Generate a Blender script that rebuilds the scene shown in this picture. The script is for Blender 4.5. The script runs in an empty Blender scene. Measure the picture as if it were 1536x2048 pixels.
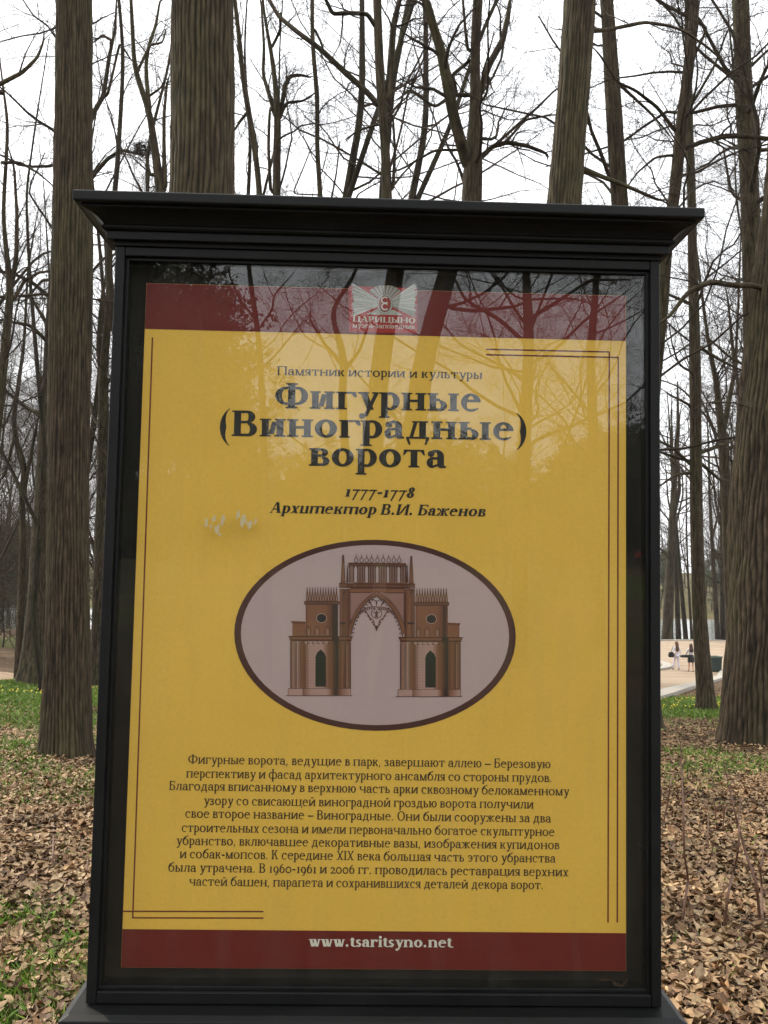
import bpy, math, random
import numpy as np
from mathutils import Matrix, Vector

# ------------------------------------------------------------------ camera, sky, sun
F_PX, CX, CY = 1800.0, 768.0, 1024.0          # focal length and centre in photo pixels
PITCH, ROLL = 0.0690130980, 0.0184098085
EYE = np.array([0.0, 0.0, 1.6])
cp, sp_, cr, sr = math.cos(PITCH), math.sin(PITCH), math.cos(ROLL), math.sin(ROLL)
FW = np.array([0, cp, sp_])
RT0, UP0 = np.array([1.0, 0, 0]), np.array([0, -sp_, cp])
RT, UP = cr * RT0 + sr * UP0, -sr * RT0 + cr * UP0
scene = bpy.context.scene
COL = scene.collection
cam_d = bpy.data.cameras.new('camera')
cam = bpy.data.objects.new('camera', cam_d)
COL.objects.link(cam)
scene.camera = cam
m = Matrix.Identity(4)
for i in range(3):
    m[i][0], m[i][1], m[i][2], m[i][3] = RT[i], UP[i], -FW[i], EYE[i]
cam.matrix_world = m
cam_d.sensor_fit = 'VERTICAL'
cam_d.sensor_height = 36.0
cam_d.lens = F_PX / 2048 * 36.0
cam_d.clip_start = 0.05
cam_d.clip_end = 3000

SUN_EL, SUN_AZ = math.radians(42), math.radians(-52)      # azimuth from +Y towards +X
sun_dir = Vector((math.sin(SUN_AZ) * math.cos(SUN_EL), math.cos(SUN_AZ) * math.cos(SUN_EL), math.sin(SUN_EL)))
world = bpy.data.worlds.new('World')
scene.world = world
world.use_nodes = True
wn, wl = world.node_tree.nodes, world.node_tree.links
for n in list(wn):
    wn.remove(n)
sky = wn.new('ShaderNodeTexSky')
sky.sky_type = 'NISHITA'
sky.sun_disc = False
sky.sun_elevation = SUN_EL
sky.sun_rotation = SUN_AZ
sky.air_density = 1.5
sky.dust_density = 4.0
veil = wn.new('ShaderNodeMix')                # thin white overcast veil over the clear sky
veil.data_type = 'RGBA'
veil.inputs[0].default_value = 0.85
veil.inputs[7].default_value = (13.2, 13.4, 13.7, 1)
bg = wn.new('ShaderNodeBackground')
bg.inputs[1].default_value = 0.1
wo = wn.new('ShaderNodeOutputWorld')
wl.new(sky.outputs[0], veil.inputs[6])
wl.new(veil.outputs[2], bg.inputs[0])
wl.new(bg.outputs[0], wo.inputs[0])
sun_d = bpy.data.lights.new('sun', 'SUN')
sun_d.energy = 2.6
sun_d.angle = math.radians(1.5)
sun_d.color = (1.0, 0.93, 0.80)
sun = bpy.data.objects.new('sun', sun_d)
COL.objects.link(sun)
sun.rotation_euler = sun_dir.to_track_quat('Z', 'Y').to_euler()
sun.location = (0, 0, 30)
vs = scene.view_settings
vs.view_transform = 'Standard'
vs.look = 'None'
vs.gamma = 1
vs.exposure = 0.8
vs.use_curve_mapping = False
scene.render.engine = 'CYCLES'
scene.cycles.use_denoising = True
scene.cycles.max_bounces = 6
scene.cycles.transparent_max_bounces = 8
scene.cycles.glossy_bounces = 3
scene.cycles.caustics_reflective = False
scene.cycles.caustics_refractive = False

# ------------------------------------------------------------------ helpers
def srgb(r, g, b):
    return tuple(((c / 255) / 12.92 if c / 255 <= 0.04045 else ((c / 255 + 0.055) / 1.055) ** 2.4) for c in (r, g, b)) + (1.0,)

def ray(x, y):
    return FW + RT * ((x - CX) / F_PX) + UP * ((CY - y) / F_PX)

def at(x, y, Y):
    r = ray(x, y)
    return EYE + r * (Y / r[1])

YAW = 0.0259348467
BC = np.array([-0.000270655, 1.58256078, 1.6 - 0.0907847607])   # centre of the yellow sheet
BU = np.array([math.cos(YAW), math.sin(YAW), 0.0])
BN = np.array([-math.sin(YAW), math.cos(YAW), 0.0])              # away from the camera

def on_board(x, y, c=0.0):
    """photo pixel -> (u, z) on the board plane lying c metres behind the poster"""
    r = ray(x, y)
    o = EYE - BC - BN * c
    t = -o.dot(BN) / r.dot(BN)
    p = EYE + r * t - BC
    return p.dot(BU), p[2] + BC[2]

def mirrored(x, y, dist):
    """world point seen reflected in the glass at this pixel"""
    r = ray(x, y)
    r = r / np.linalg.norm(r)
    g = BC - BN * 0.018
    t = (g - EYE).dot(BN) / r.dot(BN)
    hit = EYE + r * t
    rr = r - 2 * r.dot(BN) * BN
    return hit + rr * dist

def smooth(a, b, x):
    t = np.clip((x - a) / (b - a), 0, 1)
    return t * t * (3 - 2 * t)

def vnoise(x, y, s=1.0, seed=0):
    x = np.asarray(x, float) / s; y = np.asarray(y, float) / s
    xi, yi = np.floor(x).astype(np.int64), np.floor(y).astype(np.int64)
    fx, fy = x - xi, y - yi
    fx, fy = fx * fx * (3 - 2 * fx), fy * fy * (3 - 2 * fy)
    def h(a, b):
        v = (a * 374761393 + b * 668265263 + seed * 974634777) & 0xffffffff
        v = ((v ^ (v >> 13)) * 1274126177) & 0xffffffff
        return ((v ^ (v >> 16)) & 0xffff) / 65535.0
    return (h(xi, yi) * (1 - fx) + h(xi + 1, yi) * fx) * (1 - fy) + (h(xi, yi + 1) * (1 - fx) + h(xi + 1, yi + 1) * fx) * fy

WATER_Z = -4.5
def zg(x, y, fine=True):
    x = np.asarray(x, float); y = np.asarray(y, float)
    z = np.interp(y, [-400, 3.5, 9, 52, 84, 88, 141, 144, 200, 320, 600], [0.0, 0, -0.3, -4.0, -4.0, -5.2, -5.2, -4.0, -1.0, 4.0, 6.0])
    z = z - 1.6 * np.exp(-(((x + 12.5) / 4.0) ** 2 + ((y - 43) / 8.0) ** 2))
    n = (vnoise(x, y, 6, 3) - .5) * .25 + (vnoise(x, y, 1.7, 5) - .5) * .07
    pl = smooth(7, 12, y) * smooth(84, 78, y) * smooth(0.0, 4, x - 0.1 * y)
    n = n * (1 - .85 * pl) * smooth(1.0, 6, np.abs(y - 1.5) + np.abs(x) * .5)
    for tx, ty, tr, th_ in ((-3.25, 9.05, .42, .07), (4.95, 11.6, .8, .10), (6.85, 19.0, .5, .08), (-9.7, 25.0, .9, .12)):
        z = z + th_ * np.exp(-((x - tx) ** 2 + (y - ty) ** 2) / tr ** 2)
    back = np.interp(-y, [0, 6, 84, 97, 114, 160, 400], [0, 0, 2.75, 3.0, 7.2, 8.0, 9.0])
    return z + n + back

def link(name, me, mat=None, parent=None, loc=None):
    o = bpy.data.objects.new(name, me)
    COL.objects.link(o)
    if mat is not None and me is not None and len(me.materials) == 0:
        me.materials.append(mat)
    if parent is not None:
        o.parent = parent
    if loc is not None:
        o.location = loc
    return o

def tag(o, label=None, cat=None, group=None, kind=None):
    if label: o['label'] = label
    if cat: o['category'] = cat
    if group: o['group'] = group
    if kind: o['kind'] = kind
    return o

def empty(name, loc, label, cat, group=None, rz=0.0):
    o = bpy.data.objects.new(name, None)
    COL.objects.link(o)
    o.location = loc
    o.rotation_euler = (0, 0, rz)
    o.empty_display_size = 0.2
    return tag(o, label, cat, group)

def mesh_np(name, V, Fq, smooth_=False, col=None):
    """V (n,3), Fq (m,k) faces of k corners"""
    me = bpy.data.meshes.new(name)
    V = np.ascontiguousarray(V, dtype=np.float32)
    Fq = np.ascontiguousarray(Fq, dtype=np.int32)
    m_, k = Fq.shape
    me.vertices.add(len(V)); me.vertices.foreach_set('co', V.ravel())
    me.loops.add(m_ * k); me.loops.foreach_set('vertex_index', Fq.ravel())
    me.polygons.add(m_)
    me.polygons.foreach_set('loop_start', np.arange(0, m_ * k, k, dtype=np.int32))
    if smooth_:
        me.polygons.foreach_set('use_smooth', np.ones(m_, dtype=bool))
    me.update(calc_edges=True)
    if col is not None:
        a = me.color_attributes.new('Col', 'FLOAT_COLOR', 'POINT')
        c = np.ones((len(V), 4), np.float32); c[:, :col.shape[1]] = col
        a.data.foreach_set('color', c.ravel())
    return me

class MB:
    """collects polygons into one mesh"""
    def __init__(s):
        s.v, s.f = [], []
    def box(s, x0, x1, y0, y1, z0, z1):
        b = len(s.v)
        s.v += [(x, y, z) for z in (z0, z1) for y in (y0, y1) for x in (x0, x1)]
        s.f += [tuple(b + i for i in q) for q in ((0, 2, 3, 1), (4, 5, 7, 6), (0, 1, 5, 4), (2, 6, 7, 3), (0, 4, 6, 2), (1, 3, 7, 5))]
        return s
    def rings(s, rs, close=True, cap=True):
        b = len(s.v); k = len(rs[0])
        for r in rs: s.v += [tuple(p) for p in r]
        for i in range(len(rs) - 1):
            for j in range(k if close else k - 1):
                a, c = b + i * k + j, b + i * k + (j + 1) % k
                s.f.append((a, c, c + k, a + k))
        if cap:
            s.f.append(tuple(b + j for j in range(k))[::-1])
            s.f.append(tuple(b + (len(rs) - 1) * k + j for j in range(k)))
        return s
    def cyl(s, c, r, h, axis=2, n=16, r2=None):
        r2 = r if r2 is None else r2
        rr = []
        for rad, t in ((r, 0), (r2, h)):
            ring = []
            for j in range(n):
                a = 2 * math.pi * j / n
                p = [0, 0, 0]; o = [i for i in range(3) if i != axis]
                p[o[0]] = rad * math.cos(a); p[o[1]] = rad * math.sin(a); p[axis] = t
                ring.append(tuple(p[i] + c[i] for i in range(3)))
            rr.append(ring)
        return s.rings(rr)
    def build(s, name, mat, parent=None, bevel=0.0, smooth_=False):
        me = bpy.data.meshes.new(name)
        me.from_pydata(s.v, [], s.f)
        me.update()
        if smooth_:
            me.polygons.foreach_set('use_smooth', np.ones(len(me.polygons), dtype=bool))
        o = link(name, me, mat, parent)
        if bevel:
            bm_ = o.modifiers.new('bevel', 'BEVEL'); bm_.width = bevel; bm_.segments = 2; bm_.limit_method = 'ANGLE'
        return o

# ------------------------------------------------------------------ materials
def mat(name, base=(.5, .5, .5, 1), rough=.6, metal=0.0, spec=0.5):
    m_ = bpy.data.materials.new(name); m_.use_nodes = True
    b = m_.node_tree.nodes['Principled BSDF']
    b.inputs['Base Color'].default_value = base
    b.inputs['Roughness'].default_value = rough
    b.inputs['Metallic'].default_value = metal
    b.inputs['Specular IOR Level'].default_value = spec
    return m_, m_.node_tree.nodes, m_.node_tree.links, b

def noise_node(n, l, scale, detail=6, stretch=(1, 1, 1), coord='Object', rough=.6):
    tc = n.new('ShaderNodeTexCoord'); mp = n.new('ShaderNodeMapping')
    mp.inputs['Scale'].default_value = stretch
    t = n.new('ShaderNodeTexNoise'); t.inputs['Scale'].default_value = scale
    t.inputs['Detail'].default_value = detail; t.inputs['Roughness'].default_value = rough
    l.new(tc.outputs[coord], mp.inputs[0]); l.new(mp.outputs[0], t.inputs[0])
    return t

def ramp(n, l, src, stops):
    r = n.new('ShaderNodeValToRGB')
    e = r.color_ramp.elements
    while len(e) < len(stops): e.new(.5)
    for i, (p, c) in enumerate(stops):
        e[i].position = p; e[i].color = c
    l.new(src, r.inputs[0])
    return r

def bump(n, l, src, b, strength=.3, dist=.01):
    u = n.new('ShaderNodeBump'); u.inputs['Strength'].default_value = strength; u.inputs['Distance'].default_value = dist
    l.new(src, u.inputs['Height']); l.new(u.outputs[0], b.inputs['Normal'])
    return u

def mixc(n, l, fac, a, b_):
    x = n.new('ShaderNodeMix'); x.data_type = 'RGBA'
    if hasattr(fac, 'links'): l.new(fac, x.inputs[0])
    else: x.inputs[0].default_value = fac
    for s, v in ((6, a), (7, b_)):
        if hasattr(v, 'links'): l.new(v, x.inputs[s])
        else: x.inputs[s].default_value = v
    return x.outputs[2]

def bark_mat(name, dark, light, moss=.35, scale=1.0):
    m_, n, l, b = mat(name, rough=.9, spec=.2)
    t = noise_node(n, l, 22 * scale, 9, (1, 1, .28), rough=.7)
    r = ramp(n, l, t.outputs[0], [(.32, dark), (.68, light)])
    g = noise_node(n, l, 1.1, 4, (1, 1, .4))
    gr = ramp(n, l, g.outputs[0], [(.45, (0, 0, 0, 1)), (.7, (moss, moss, moss, 1))])
    c = mixc(n, l, gr.outputs[0], r.outputs[0], (.075, .082, .028, 1))
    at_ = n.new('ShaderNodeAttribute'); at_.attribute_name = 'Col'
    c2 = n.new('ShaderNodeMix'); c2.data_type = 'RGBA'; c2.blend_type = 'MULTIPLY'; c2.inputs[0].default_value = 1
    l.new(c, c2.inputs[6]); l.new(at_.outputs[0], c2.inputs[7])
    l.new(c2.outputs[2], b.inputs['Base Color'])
    bump(n, l, t.outputs[0], b, .6, .012)
    return m_

M_BARK = bark_mat('bark_near', (.024, .017, .010, 1), (.094, .068, .042, 1), .40)
M_BARK2 = bark_mat('bark_mid', (.020, .015, .010, 1), (.058, .044, .029, 1), .35, .6)
M_TWIG, n_, l_, b_ = mat('twig', (.040, .029, .020, 1), .85, spec=.2)
M_TWIG2, n_, l_, b_ = mat('far_twig', (.060, .043, .031, 1), .9, spec=.1)

def attr_mat(name, rough=.5, spec=.5, trans=0.0):
    m_, n, l, b = mat(name, rough=rough, spec=spec)
    a = n.new('ShaderNodeAttribute'); a.attribute_name = 'Col'
    l.new(a.outputs[0], b.inputs['Base Color'])
    return m_, n, l, b
M_PRINT, n_, l_, b_ = attr_mat('printed_ink', .55, .3)
M_LEAF, n_, l_, b_ = attr_mat('dry_leaf', .7, .3)
a_ = n_['Attribute']; t_ = noise_node(n_, l_, 55, 5)
r_ = ramp(n_, l_, t_.outputs[0], [(.3, (.55, .52, .50, 1)), (.65, (1.1, 1.08, 1.05, 1))])
x_ = n_.new('ShaderNodeMix'); x_.data_type = 'RGBA'; x_.blend_type = 'MULTIPLY'; x_.inputs[0].default_value = 1
l_.new(a_.outputs[0], x_.inputs[6]); l_.new(r_.outputs[0], x_.inputs[7]); l_.new(x_.outputs[2], b_.inputs['Base Color'])
M_GRASS, n_, l_, b_ = attr_mat('grass_blade', .6, .3)

M_PAINT, n_, l_, b_ = mat('black_paint', (.0125, .0135, .014, 1), .42, spec=.2)
t_ = noise_node(n_, l_, 60, 5, (.15, 1, 1)); t2_ = noise_node(n_, l_, 9, 5)
r_ = ramp(n_, l_, t2_.outputs[0], [(.3, (.0035, .0038, .0036, 1)), (.75, (.0085, .0085, .0082, 1))])
l_.new(r_.outputs[0], b_.inputs['Base Color'])
rr_ = ramp(n_, l_, t2_.outputs[0], [(.3, (.42,) * 3 + (1,)), (.7, (.62,) * 3 + (1,))]); l_.new(rr_.outputs[0], b_.inputs['Roughness'])
bump(n_, l_, t_.outputs[0], b_, .25, .002)
t3_ = noise_node(n_, l_, 34, 7, (1, 1, .35), rough=.75); r3_ = ramp(n_, l_, t3_.outputs[0], [(.60, (0, 0, 0, 1)), (.78, (.35, .35, .35, 1))])
l_.new(mixc(n_, l_, r3_.outputs[0], r_.outputs[0], (.060, .056, .048, 1)), b_.inputs['Base Color'])
M_MAT, n_, l_, b_ = mat('dark_backing', (.012, .010, .009, 1), .6, spec=.3)
t_ = noise_node(n_, l_, 5, 6)
r_ = ramp(n_, l_, t_.outputs[0], [(.35, (.008, .007, .0065, 1)), (.75, (.020, .015, .012, 1))])
l_.new(r_.outputs[0], b_.inputs['Base Color'])
YELLOW = (.61, .37, .052, 1)
M_YEL, n_, l_, b_ = mat('yellow_paper', YELLOW, .55, spec=.3)
t_ = noise_node(n_, l_, 3, 4); t2_ = noise_node(n_, l_, 140, 3)
r_ = ramp(n_, l_, t_.outputs[0], [(.3, (.78, .450, .060, 1)), (.7, (.85, .500, .074, 1))])
r2_ = ramp(n_, l_, t2_.outputs[0], [(.3, (.93, .93, .93, 1)), (.7, (1, 1, 1, 1))])
x_ = n_.new('ShaderNodeMix'); x_.data_type = 'RGBA'; x_.blend_type = 'MULTIPLY'; x_.inputs[0].default_value = 1
l_.new(r_.outputs[0], x_.inputs[6]); l_.new(r2_.outputs[0], x_.inputs[7]); l_.new(x_.outputs[2], b_.inputs['Base Color'])
bump(n_, l_, t_.outputs[0], b_, .05, .01)

# window glass: clear sheet with true Fresnel reflection on both faces
M_GLASS = bpy.data.materials.new('clear_glass'); M_GLASS.use_nodes = True
n_, l_ = M_GLASS.node_tree.nodes, M_GLASS.node_tree.links
for x_ in list(n_): n_.remove(x_)
go = n_.new('ShaderNodeOutputMaterial'); gm = n_.new('ShaderNodeMixShader'); gt = n_.new('ShaderNodeBsdfTransparent')
gg = n_.new('ShaderNodeBsdfGlossy'); gg.inputs['Roughness'].default_value = 0.0
gf = n_.new('ShaderNodeFresnel'); geo = n_.new('ShaderNodeNewGeometry')
mi = n_.new('ShaderNodeMix'); mi.data_type = 'FLOAT'; mi.inputs[2].default_value = 1.52; mi.inputs[3].default_value = 1 / 1.52
l_.new(geo.outputs['Backfacing'], mi.inputs[0]); l_.new(mi.outputs[0], gf.inputs['IOR'])
gt.inputs[0].default_value = (.97, .985, .975, 1)
l_.new(gf.outputs[0], gm.inputs[0]); l_.new(gt.outputs[0], gm.inputs[1]); l_.new(gg.outputs[0], gm.inputs[2])
du = n_.new('ShaderNodeBsdfDiffuse'); du.inputs[0].default_value = (.35, .33, .28, 1); dm = n_.new('ShaderNodeMixShader')
d1 = noise_node(n_, l_, 7, 6, (3, 1, .35)); d2 = noise_node(n_, l_, 160, 2)
e1 = ramp(n_, l_, d1.outputs[0], [(.50, (.004,) * 3 + (1,)), (.80, (.028,) * 3 + (1,))]); e2 = ramp(n_, l_, d2.outputs[0], [(.70, (0, 0, 0, 1)), (.78, (.10,) * 3 + (1,))])
da = n_.new('ShaderNodeMath'); da.operation = 'ADD'; l_.new(e1.outputs[0], da.inputs[0]); l_.new(e2.outputs[0], da.inputs[1])
l_.new(da.outputs[0], dm.inputs[0]); l_.new(gm.outputs[0], dm.inputs[1]); l_.new(du.outputs[0], dm.inputs[2]); l_.new(dm.outputs[0], go.inputs[0])
M_STEEL, n_, l_, b_ = mat('screw_steel', (.05, .05, .05, 1), .4, 1.0)
M_RESIDUE, n_, l_, b_ = mat('glue_residue', (.42, .34, .19, 1), .8)

# ------------------------------------------------------------------ ground, water, paving
def ground_mat():
    m_, n, l, b = mat('leafy_ground', rough=.95, spec=.1)
    a = noise_node(n, l, 9, 8, rough=.75); c = noise_node(n, l, .35, 5); f = noise_node(n, l, 45, 4)
    litter = ramp(n, l, a.outputs[0], [(.30, (.035, .022, .013, 1)), (.5, (.10, .064, .036, 1)), (.72, (.24, .165, .095, 1))])
    at_ = n.new('ShaderNodeAttribute'); at_.attribute_name = 'Col'
    sx = n.new('ShaderNodeSeparateColor'); l.new(at_.outputs[0], sx.inputs[0])
    gr = ramp(n, l, f.outputs[0], [(.3, (.035, .070, .012, 1)), (.7, (.095, .150, .025, 1))])
    col = mixc(n, l, sx.outputs[1], litter.outputs[0], gr.outputs[0])
    soil = ramp(n, l, a.outputs[0], [(.3, (.028, .024, .014, 1)), (.7, (.070, .056, .037, 1))])
    col = mixc(n, l, sx.outputs[0], col, soil.outputs[0])
    l.new(col, b.inputs['Base Color'])
    bump(n, l, a.outputs[0], b, 1.0, .05)
    return m_
M_GROUND = ground_mat()

def grass_amount(x, y):
    x = np.asarray(x, float); y = np.asarray(y, float)
    belt = smooth(15.5, 18.5, y) * smooth(27, 24, y)
    g = belt * smooth(.25, .5, vnoise(x, y, 1.4, 11) + .25)
    g = np.maximum(g, np.where(x > 0, .6, .9) * smooth(np.where(x > 0, .58, .48), np.where(x > 0, .78, .68), vnoise(x, y, .9, 12)) * smooth(4.0, 8, y) * smooth(30, 20, y))
    g = np.maximum(g, np.where(x > 0, .12, .6) * smooth(.50, .70, vnoise(x, y, 1.6, 17)) * smooth(8, 13, y) * smooth(30, 24, y))
    g = np.maximum(g, .8 * smooth(.38, .6, vnoise(x, y, .55, 13)) * smooth(5.0, 4.0, y) * smooth(.2, -.3, x) * smooth(1.0, 1.6, y))
    g = np.maximum(g, .75 * smooth(.45, .7, vnoise(x, y, 5, 14)) * smooth(-3, -9, y))
    g = np.maximum(g, .5 * smooth(.5, .7, vnoise(x, y, 4, 15)) * smooth(26, 34, y) * smooth(0, -6, x))
    g = np.maximum(g, .25 * smooth(140, 145, y))
    return np.clip(g, 0, 1)

gx = np.unique(np.concatenate([np.linspace(-8, 8, 80), np.linspace(-45, 45, 90), np.linspace(-400, 400, 40)]))
gy = np.unique(np.concatenate([np.linspace(-10, 12, 110), np.linspace(12, 90, 120), np.linspace(-120, -10, 30), np.linspace(90, 150, 20), np.linspace(-400, 900, 40)]))
X, Y = np.meshgrid(gx, gy)
Z = zg(X, Y)
V = np.stack([X, Y, Z], -1).reshape(-1, 3)
ny, nx = X.shape
ii = (np.arange(ny - 1)[:, None] * nx + np.arange(nx - 1)[None]).ravel()
Fq = np.stack([ii, ii + 1, ii + nx + 1, ii + nx], -1)
gc = np.zeros((len(V), 3)); gc[:, 1] = grass_amount(X, Y).ravel()
gc[:, 0] = np.maximum((.9 * smooth(-92, -98, Y)).ravel(), 0); gc[:, 1] *= smooth(-99, -93, Y).ravel(); gc[:, 0] = np.maximum(gc[:, 0] + (.85 * smooth(1.6, 1.0, Y) * smooth(-9, -7, Y)).ravel(), (.9 * smooth(5.2, 3.4, Y) * smooth(.1, -.4, X) * smooth(.35, .6, vnoise(X, Y, .8, 21))).ravel())
ground = link('ground', mesh_np('ground', V, Fq, True, gc), M_GROUND)
tag(ground, kind='structure')

def surf(name, poly_fn, x0, x1, y0, y1, nx_, ny_, dz, material):
    xs, ys = np.linspace(x0, x1, nx_), np.linspace(y0, y1, ny_)
    a, b = np.meshgrid(xs, ys)
    keep_v = np.stack([a, b, zg(a, b) + dz], -1).reshape(-1, 3)
    i2 = (np.arange(ny_ - 1)[:, None] * nx_ + np.arange(nx_ - 1)[None]).ravel()
    q = np.stack([i2, i2 + 1, i2 + nx_ + 1, i2 + nx_], -1)
    c = keep_v[q].mean(1)
    q = q[poly_fn(c[:, 0], c[:, 1])]
    return link(name, mesh_np(name, keep_v, q, True), material)

M_SAND, n_, l_, b_ = mat('sandy_paving', rough=.9, spec=.15)
a_ = noise_node(n_, l_, 1.2, 8, (.25, 2.2, 1)); c_ = noise_node(n_, l_, 30, 4)
r_ = ramp(n_, l_, a_.outputs[0], [(.3, (.20, .145, .098, 1)), (.7, (.37, .29, .205, 1))])
l_.new(r_.outputs[0], b_.inputs['Base Color']); bump(n_, l_, c_.outputs[0], b_, .4, .01)
def plaza_mask(x, y):
    edge = 8 + (y - 26) * (13.7 / 31.0)
    return (x < edge + np.where(y > 57, (y - 57) * 3, 0)) & (x > -3 - (y - 26) * .15) & (y > 24.5 + .35 * (8 - x)) & (y < 83.5) & (((x - 13.2) ** 2 + (y - 60) ** 2) > 5.2 ** 2)
tag(surf('plaza_paving', plaza_mask, -20, 90, 24, 84, 280, 180, .02, M_SAND), kind='structure')
M_DIRT, n_, l_, b_ = mat('dirt_path', rough=.95, spec=.1)
a_ = noise_node(n_, l_, 1.5, 8, (.4, 1.6, 1))
r_ = ramp(n_, l_, a_.outputs[0], [(.3, (.20, .135, .085, 1)), (.7, (.38, .28, .19, 1))])
l_.new(r_.outputs[0], b_.inputs['Base Color']); bump(n_, l_, a_.outputs[0], b_, .5, .03)
tag(surf('dirt_path', lambda x, y: (y > 27.5 - .12 * (x + 14)) & (y < 46 + .3 * (x + 14)) & (x < -11.5 + .0 * y), -60, -8, 24, 60, 160, 110, .02, M_DIRT), kind='structure')

M_STONE, n_, l_, b_ = mat('kerb_stone', rough=.85)
a_ = noise_node(n_, l_, 6, 5)
r_ = ramp(n_, l_, a_.outputs[0], [(.3, (.27, .24, .20, 1)), (.7, (.37, .335, .285, 1))]); l_.new(r_.outputs[0], b_.inputs['Base Color'])
def kerb(name, pts, w, h=.12, piece=1.6):
    par = bpy.data.objects.new(name, None); COL.objects.link(par); par['kind'] = 'structure'
    pts = np.array(pts, float)
    seg = np.linalg.norm(np.diff(pts, axis=0), axis=1); cum = np.concatenate([[0], np.cumsum(seg)])
    n = int(cum[-1] / piece)
    base = MB().box(-.5, .5, -.5, .5, -1, 1)
    me = bpy.data.meshes.new('kerb_stone'); me.from_pydata(base.v, [], base.f); me.materials.append(M_STONE)
    for i in range(n):
        a, b = (i + .0) * piece, (i + 1.0) * piece - .03
        pa = np.array([np.interp(a, cum, pts[:, k]) for k in (0, 1)]); pb = np.array([np.interp(b, cum, pts[:, k]) for k in (0, 1)])
        c = (pa + pb) / 2; d = pb - pa
        o = bpy.data.objects.new('kerb_stone', me); COL.objects.link(o); o.parent = par
        za, zb = float(zg(*pa)), float(zg(*pb))
        L = np.linalg.norm(d)
        o.location = (c[0], c[1], (za + zb) / 2 + h * .5)
        o.rotation_euler = (0, -math.atan2(zb - za, L), math.atan2(d[1], d[0]))
        o.scale = (L, w, h * .5 + .02)
    return par
kerb('kerb_line', [(6.4, 22.6), (8, 26), (14.8, 41.5), (21.7, 57), (28, 59)], .55)
kerb('round_kerb', [(13.2 + 5.5 * math.cos(a), 60 + 5.5 * math.sin(a)) for a in np.linspace(-2.6, 2.6, 60)], .6)
kerb('pond_kerb', [(-10, 83.8), (30, 83.8), (70, 83.9)], .4, .1, 2.0)

M_WATER, n_, l_, b_ = mat('pond_water', (.16, .18, .17, 1), .12, spec=1.0)
a_ = noise_node(n_, l_, 2.5, 4, (.4, 2, 1)); bump(n_, l_, a_.outputs[0], b_, .25, .05)
wv = [(-200, 84.5, WATER_Z), (260, 84.5, WATER_Z), (260, 145, WATER_Z), (-200, 145, WATER_Z)]
w_me = bpy.data.meshes.new('pond'); w_me.from_pydata(wv, [], [(0, 1, 2, 3)])
tag(link('pond_water', w_me, M_WATER), kind='structure')

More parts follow.
